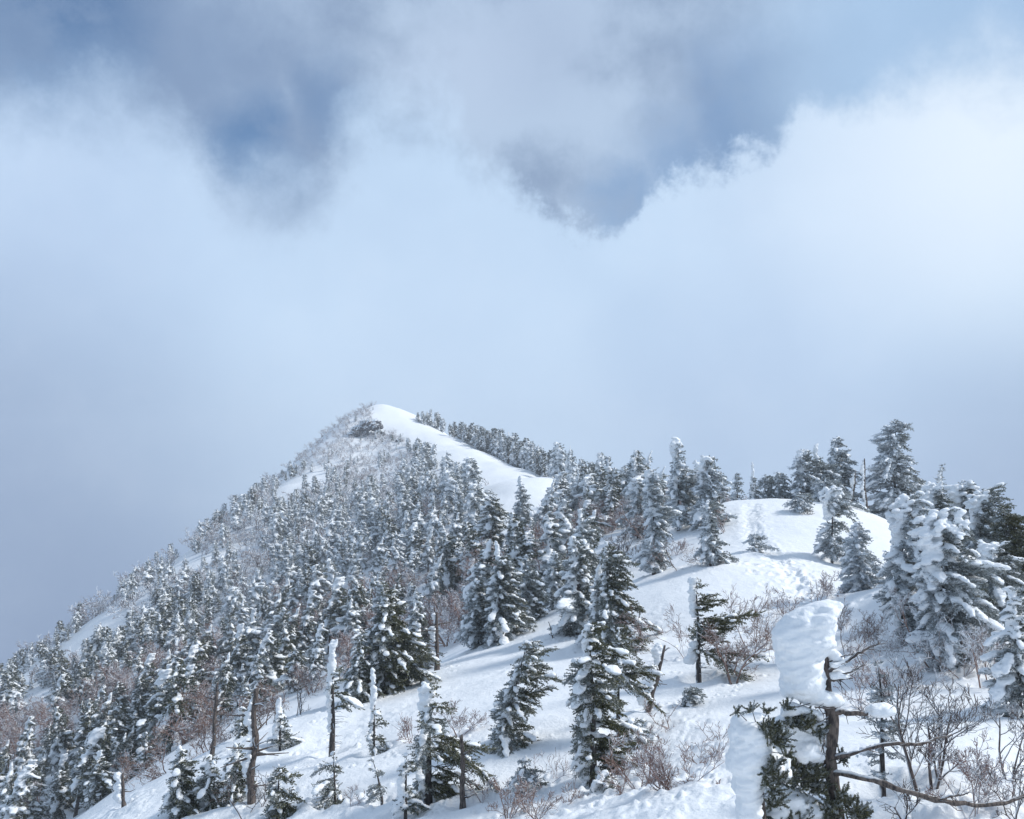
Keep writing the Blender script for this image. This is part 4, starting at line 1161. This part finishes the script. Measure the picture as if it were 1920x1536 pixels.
def build_hero():
    D = 13.0; rng = np.random.RandomState(3)
    bx = Zc((840, 1700), D); base = np.array((bx[0], D, hz(bx[0], D)))
    root = bpy.data.objects.new('weathered_fir', None); COL.objects.link(root); root.location = base
    root['label'] = 'nearest tree, weathered fir with a great slab of rime and long bare limbs'; root['category'] = 'fir tree'
    foot = np.array([0, 0, -.3])
    tp = np.array([Zc(p, D) for p in [(845, 1640), (835, 1505), (812, 1300), (788, 1190), (792, 1100), (806, 1000), (812, 900), (795, 860), (772, 740), (768, 610), (752, 520), (740, 400), (742, 290)]]) - base
    tp = np.concatenate([[foot], tp]); rr = np.array([.13, .105, .096, .09, .094, .082, .088, .084, .088, .062, .055, .05, .050, .03])
    n = 60; s = np.concatenate([[0], np.cumsum(np.linalg.norm(np.diff(tp, axis=0), axis=1))]); q = np.linspace(0, s[-1], n)
    pl = np.stack([np.interp(q, s, tp[:, i]) for i in range(3)], -1); r = np.interp(q, s, rr)
    for _ in range(2): pl[1:-1] = pl[1:-1] * .5 + (pl[:-2] + pl[2:]) * .25
    v, f = tubes([(pl, r)], 26)
    c = v - np.array([np.interp(v[:, 2], pl[:, 2], pl[:, 0]), np.interp(v[:, 2], pl[:, 2], pl[:, 1]), v[:, 2]]).T
    a = np.arctan2(c[:, 1], c[:, 0])
    dv = .016 * fbm(np.cos(a) * 3.2, np.sin(a) * 3.2, v[:, 2] / .16, o=4, s=4) + .010 * vnoise(np.cos(a) * 7, np.sin(a) * 7, v[:, 2] / .5, s=8)
    v = v + nrm(c) * dv[:, None]
    mesh_obj('trunk', v, f, M['dead'], root, True)
    limbs = [
      ([(800, 885, 13.0), (850, 880, 12.9), (920, 888, 12.85), (1000, 892, 12.85), (1090, 880, 12.85), (1180, 885, 12.9)], (.046, .040, .032, .020, .012, .008)),
      ([(790, 1150, 13.0), (860, 1138, 12.9), (950, 1115, 12.8), (1080, 1075, 12.7), (1150, 1062, 12.65), (1290, 1078, 12.7), (1400, 1042, 12.8), (1500, 1015, 12.9)], (.042, .030, .028, .027, .024, .022, .016, .008)),
      ([(790, 1235, 13.0), (860, 1238, 12.85), (950, 1248, 12.7), (1090, 1295, 12.5), (1250, 1350, 12.4), (1420, 1395, 12.4), (1600, 1420, 12.5), (1780, 1420, 12.6), (1930, 1370, 12.8), (2050, 1300, 12.9)], (.052, .042, .038, .040, .038, .035, .031, .028, .024, .02)),
      ([(1440, 1390, 12.4), (1500, 1368, 12.3), (1560, 1366, 12.3), (1605, 1352, 12.3)], (.020, .017, .013, .006)),
      ([(765, 650, 13.0), (800, 630, 12.95), (880, 595, 12.85), (960, 542, 12.8), (1010, 515, 12.8), (1085, 482, 12.8)], (.034, .028, .024, .020, .014, .006)),
      ([(768, 665, 13.0), (860, 668, 12.85), (925, 645, 12.8), (990, 610, 12.8)], (.024, .018, .014, .006)),
      ([(768, 700, 13.0), (850, 695, 12.9), (930, 688, 12.9)], (.024, .016, .006)),
      ([(755, 600, 13.0), (860, 562, 12.9), (925, 550, 12.85), (965, 535, 12.85)], (.02, .013, .009, .005)),
      ([(800, 855, 13.0), (760, 855, 12.9), (705, 855, 12.8)], (.022, .016, .008)),
      ([(760, 1010, 13.0), (755, 1060, 12.85), (752, 1130, 12.8)], (.016, .012, .006)),
    ]
    LIMBS = []
    for i, (p, rd) in enumerate(limbs):
        a, b = zline(p, rd, base, 22)
        a = a + rng.randn(*a.shape) * .006; b = b * (1 + .14 * rng.randn(len(b)))
        vv, ff = tubes([(a, np.abs(b))], 9)
        L = [(vv, ff)]
        # short side twigs
        tw = []
        for k in range(int(5 + 5 * (len(p) > 5))):
            j = rng.randint(5, 21); dd = nrm(np.array([rng.uniform(0, 1), rng.uniform(-.8, .3), rng.uniform(-.9, .9)])); ln = rng.uniform(.05, .26)
            m = a[j] + dd * ln * .5 + rng.randn(3) * .012
            tw.append((np.array([a[j], m, a[j] + dd * ln]), np.array([.007, .005, .003])))
        L.append(tubes(tw, 4))
        V, F2 = join([(x, y) for x, y in L])
        LIMBS.append(mesh_obj('limb', V, F2, M['dead'], root, True))
    slab = [(462, 430), (490, 370), (540, 318), (600, 285), (700, 243), (780, 228), (850, 240), (858, 275), (838, 320), (815, 352), (818, 400), (808, 450), (822, 520), (862, 560), (858, 590), (820, 610), (800, 600),
            (775, 560), (745, 575), (735, 640), (765, 660), (760, 700), (742, 740), (800, 755), (858, 790), (872, 830), (845, 862), (780, 852), (700, 850), (640, 838), (600, 805), (560, 800), (530, 812), (512, 780), (520, 700), (500, 600), (482, 520)]
    v, f, _ = snow_mass([(slab, 13.02, .30)], base, 11, n=1500)
    mesh_obj('rime_slab', v, f, M['snow'], root, True)
    v, f, _ = snow_mass([([(1000, 865), (1030, 835), (1090, 822), (1150, 840), (1182, 870), (1170, 905), (1110, 915), (1050, 908), (1008, 895)], 12.86, .16)], base, 12, n=900, vs=.016)
    mesh_obj('snow_clump', v, f, M['snow'], LIMBS[0], True)
    v, f, _ = snow_mass([([(800, 600), (850, 590), (960, 530), (985, 540), (890, 600), (820, 632), (795, 625)], 12.88, .05), ([(790, 655), (850, 640), (900, 660), (925, 685), (860, 690), (800, 700)], 12.92, .08)], base, 13, n=2200, vs=.014, amp=.015)
    mesh_obj('snow_clump', v, f, M['snow'], LIMBS[4], True)
    # green boughs low on the stem
    T = []; bl = []
    spots = [(700, 985, 55, .6), (735, 1010, 35, .6), (870, 1150, 50, .5), (640, 1215, 95, .7), (700, 1260, 90, .7), (640, 1300, 80, .7), (720, 1330, 60, .7), (560, 1260, 55, .7), (800, 1440, 70, .7), (880, 1400, 55, .7), (940, 1440, 75, .8), (985, 1490, 60, .7),
             (870, 1350, 40, .7), (640, 910, 55, .7), (600, 960, 70, .7), (660, 950, 50, .7), (700, 1230, 60, .7), (590, 1200, 45, .7), (770, 1480, 60, .7), (540, 850, 30, .6), (430, 1480, 70, .7), (520, 1470, 80, .7), (640, 1440, 60, .7), (600, 1540, 90, .7), (760, 1560, 90, .7), (930, 1560, 70, .7)]
    for (x, y, rad, hue) in spots:
        dd = D + rng.uniform(-.32, -.02); c = np.array(Zc((x, y), dd)) - base; R = rad / 3.0968 * D / F
        tuft(rng, c, R, int(10 + 1300 * R * R), T, base, hue=hue)
        j = np.argmin(np.abs(pl[:, 2] - (c[2] + .05))); a = pl[j]
        bl.append((np.array([a, a * .6 + c * .4 + [0, 0, -.03], a * .25 + c * .75 + [0, 0, -.04], c]), np.array([.014, .011, .008, .005])))
    v, f, at = tuft_mesh(T, rng)
    mesh_obj('foliage', v, f, M['needle'], root, False, at)
    v, f = tubes(bl, 5); mesh_obj('boughs', v, f, M['bark'], root, True)
    low = [([(430, 935), (520, 890), (620, 870), (720, 905), (765, 960), (755, 1100), (705, 1195), (600, 1185), (540, 1120), (450, 1085)], 13.12, .20),
           ([(500, 880), (560, 820), (640, 850), (720, 870), (770, 905), (740, 935), (690, 900), (640, 890), (560, 905), (505, 915)], 12.92, .16),
           ([(560, 1050), (600, 1010), (680, 1030), (740, 1080), (760, 1180), (700, 1200), (600, 1180), (560, 1120)], 13.0, .24),
           ([(420, 1330), (560, 1310), (660, 1360), (740, 1400), (760, 1560), (430, 1560), (410, 1440)], 13.0, .28),
           ([(560, 1400), (640, 1370), (700, 1420), (660, 1470), (580, 1460)], 12.95, .12)]
    v, f, _ = snow_mass(low, base, 14, n=1100)
    mesh_obj('snow_load', v, f, M['snow'], root, True)

    # the rime-buried sapling at its foot
    D2 = 12.6; b2 = Zc((395, 1700), D2); base2 = np.array((b2[0], D2, hz(b2[0], D2)))
    r2 = bpy.data.objects.new('fir_tree', None); COL.objects.link(r2); r2.location = base2
    r2['label'] = 'small fir buried in a drooping mass of rime beside the nearest tree'; r2['category'] = 'fir tree'
    a = np.array([Zc(p, D2 + .0) for p in [(408, 1640), (405, 1505), (398, 1400), (392, 1330), (390, 1180), (380, 1000)]]) - base2
    a = np.concatenate([[[0, 0, -.3]], a]); pp, r = resample(a, np.array([.05, .047, .045, .042, .038, .03, .01]), 20)
    v, f = tubes([(pp, r)], 12); mesh_obj('trunk', v, f, M['dead'], r2, True)
    m1 = [(245, 905), (300, 895), (370, 885), (430, 905), (450, 950), (440, 1010), (440, 1080), (500, 1110), (560, 1095), (580, 1120), (540, 1180), (560, 1230), (540, 1290), (480, 1300), (420, 1305), (385, 1335), (382, 1420), (390, 1560),
          (262, 1560), (260, 1440), (262, 1360), (228, 1330), (240, 1240), (188, 1225), (205, 1150), (222, 1080), (215, 1010), (222, 960)]
    v, f, _ = snow_mass([(m1, D2 + .05, .30)], base2, 15, n=1300)
    mesh_obj('rime_mass', v, f, M['snow'], r2, True)
    T = []; bl = []
    for (x, y, rad) in [(455, 960, 45), (490, 1000, 55), (440, 1010, 35), (520, 1020, 50), (470, 1055, 45), (530, 1060, 35), (550, 1130, 35), (455, 1220, 45), (420, 1240, 35), (500, 1270, 45), (525, 1295, 30), (340, 870, 32), (430, 878, 24), (255, 880, 16), (450, 1250, 30), (410, 975, 25), (480, 1180, 40), (430, 1300, 30), (470, 1340, 40), (500, 1400, 45), (450, 1420, 35)]:
        dd = D2 + rng.uniform(-.34, -.16); c = np.array(Zc((x, y), dd)) - base2; R = rad / 3.0968 * D2 / F
        tuft(rng, c, R, int(8 + 1300 * R * R), T, base2)
        j = np.argmin(np.abs(pp[:, 2] - c[2])); a = pp[j]
        bl.append((np.array([a, a * .5 + c * .5, c]), np.array([.009, .007, .004])))
    v, f, at = tuft_mesh(T, rng); mesh_obj('foliage', v, f, M['needle'], r2, False, at)
    for k in range(7):
        y = rng.uniform(1330, 1460); p0 = np.array(Zc((400, y), D2)) - base2; p1 = np.array(Zc((400 + rng.uniform(40, 110), y - rng.uniform(-10, 40)), D2 - .1)) - base2
        bl.append((np.array([p0, (p0 + p1) / 2 + [0, 0, .012], p1]), np.array([.007, .005, .003])))
    v, f = tubes(bl, 5); mesh_obj('boughs', v, f, M['bark'], r2, True)
build_hero()
# ------------------------------------------------------------------ rocks and rimed scrub near the summit
def rock(seed, u, v, wpx, hpx, label, tilt=0.0):
    rng = np.random.RandomState(seed); b = cast(u, v)
    s = b[1] / F; W, Hh = wpx * s, hpx * s
    sc, sA = [], []
    for k in range(60):
        q = rng.uniform(-1, 1); c = np.array([q * W * .5, rng.uniform(-.3, .5) * W * .4, Hh * .35 + rng.uniform(-.25, .5) * Hh * (1 - abs(q) * .6) - q * tilt * W * .5])
        r = rng.uniform(.08, .20) * min(W, Hh * 1.6); sc.append(c)
        A = np.diag([r * 1.2, r, r * .9]); th = rng.rand() * 3; Rm = np.array([[cos(th), sin(th), 0], [-sin(th), cos(th), 0], [0, 0, 1]]); sA.append(A @ Rm)
    v_, f_ = blobs(np.array(sc), np.array(sA), ICO1)
    v_, f_ = voxelize(v_, f_, .14, amp=.55, seed=seed, fs=.55, smooth=0)
    link_parts('rock_outcrop', {'rock_mass': (v_, f_, None)}, {'rock_mass': M['rock']}, label, 'rock', tuple(b))
rock(1, 684, 818, 50, 30, 'large dark rock outcrop jutting from the snow left below the summit', tilt=-.35)
rock(2, 713, 818, 16, 14, 'small dark rock right of the large summit outcrop', tilt=.3)
rock(3, 748, 829, 12, 7, 'lone dark rock in the snow between the outcrop and the firs')
# ------------------------------------------------------------------ the snow-covered ground, one sheet
def build_ground():
    inner = np.geomspace(1.5, 30, 420)
    mid = np.geomspace(30, 95, 520)[1:]
    out_ = np.geomspace(95, 380, 230)[1:]
    far = np.geomspace(380, 720, 14)[1:]
    R = np.concatenate([[.05], inner, mid, out_, far])
    core = np.linspace(radians(-36), radians(36), 900)
    side = np.linspace(radians(36), radians(324), 90)[1:-1]
    T = np.concatenate([core, side, [radians(324)]])
    rr, tt = np.meshgrid(R, T, indexing='ij')
    x = (rr * np.sin(tt)).ravel(); y = (rr * np.cos(tt)).ravel()
    z = height(x, y)
    z = z + trail_dip(x, y)
    # beyond the surveyed part the slopes go on falling
    dx = np.maximum(np.maximum(GX0 - x, x - GX1), 0); dy = np.maximum(np.maximum(GY0 - y, y - GY1), 0)
    dd = np.hypot(dx, dy)
    z = z - dd * .8
    z = np.maximum(z, -330 + 20 * fbm(x / 300, y / 300, o=2))
    v = np.stack([x, y, z], -1)
    o = mesh_obj('ground', v, grid_faces(len(R), len(T)), M['ground'], smooth=True)
    o['kind'] = 'structure'
    o['label'] = 'snow-covered mountain ridge and slopes with a trodden trail'
    return o
for o_ in COL.objects:
    if o_.type == 'EMPTY' and o_.get('category') and o_.location.y < 62:
        big = o_['category'] == 'fir tree'
        r_ = 1.0
        WELLS.append((o_.location.x, o_.location.y, .62 if big else .35, .20 if big else .09))
# lumps of snow shed by the trees
rl = np.random.RandomState(8)
for (wx_, wy_, r_, _d) in list(WELLS):
    for k in range(14):
        a_ = rl.rand() * 7; q_ = r_ * (1.2 + 3.2 * rl.rand())
        WELLS.append((wx_ + q_ * cos(a_), wy_ + q_ * sin(a_), rl.uniform(.05, .12), -rl.uniform(.03, .08)))
ground = build_ground()
# ------------------------------------------------------------------ haze in the air
def build_haze(dens=.00065):
    x0, x1, y0, y1, z0, z1 = -740, 740, -740, 740, -352, 48
    v = np.array([(x, y, z) for z in (z0, z1) for y in (y0, y1) for x in (x0, x1)], float)
    f = np.array([(0, 2, 3, 1), (4, 5, 7, 6), (0, 1, 5, 4), (2, 6, 7, 3), (0, 4, 6, 2), (1, 3, 7, 5)])
    m = bpy.data.materials.new('haze_air'); m.use_nodes = True
    t = NT(m.node_tree); out = t.new('ShaderNodeOutputMaterial')
    pv = t.new('ShaderNodeVolumePrincipled')
    pv.inputs['Color'].default_value = (.86, .92, 1, 1); pv.inputs['Density'].default_value = dens
    pv.inputs['Anisotropy'].default_value = .0
    t.l.new(pv.outputs[0], out.inputs['Volume'])
    o = mesh_obj('haze', v, f, m); o['kind'] = 'stuff'; o['label'] = 'thin pale mist hanging round the ridge'
build_haze()
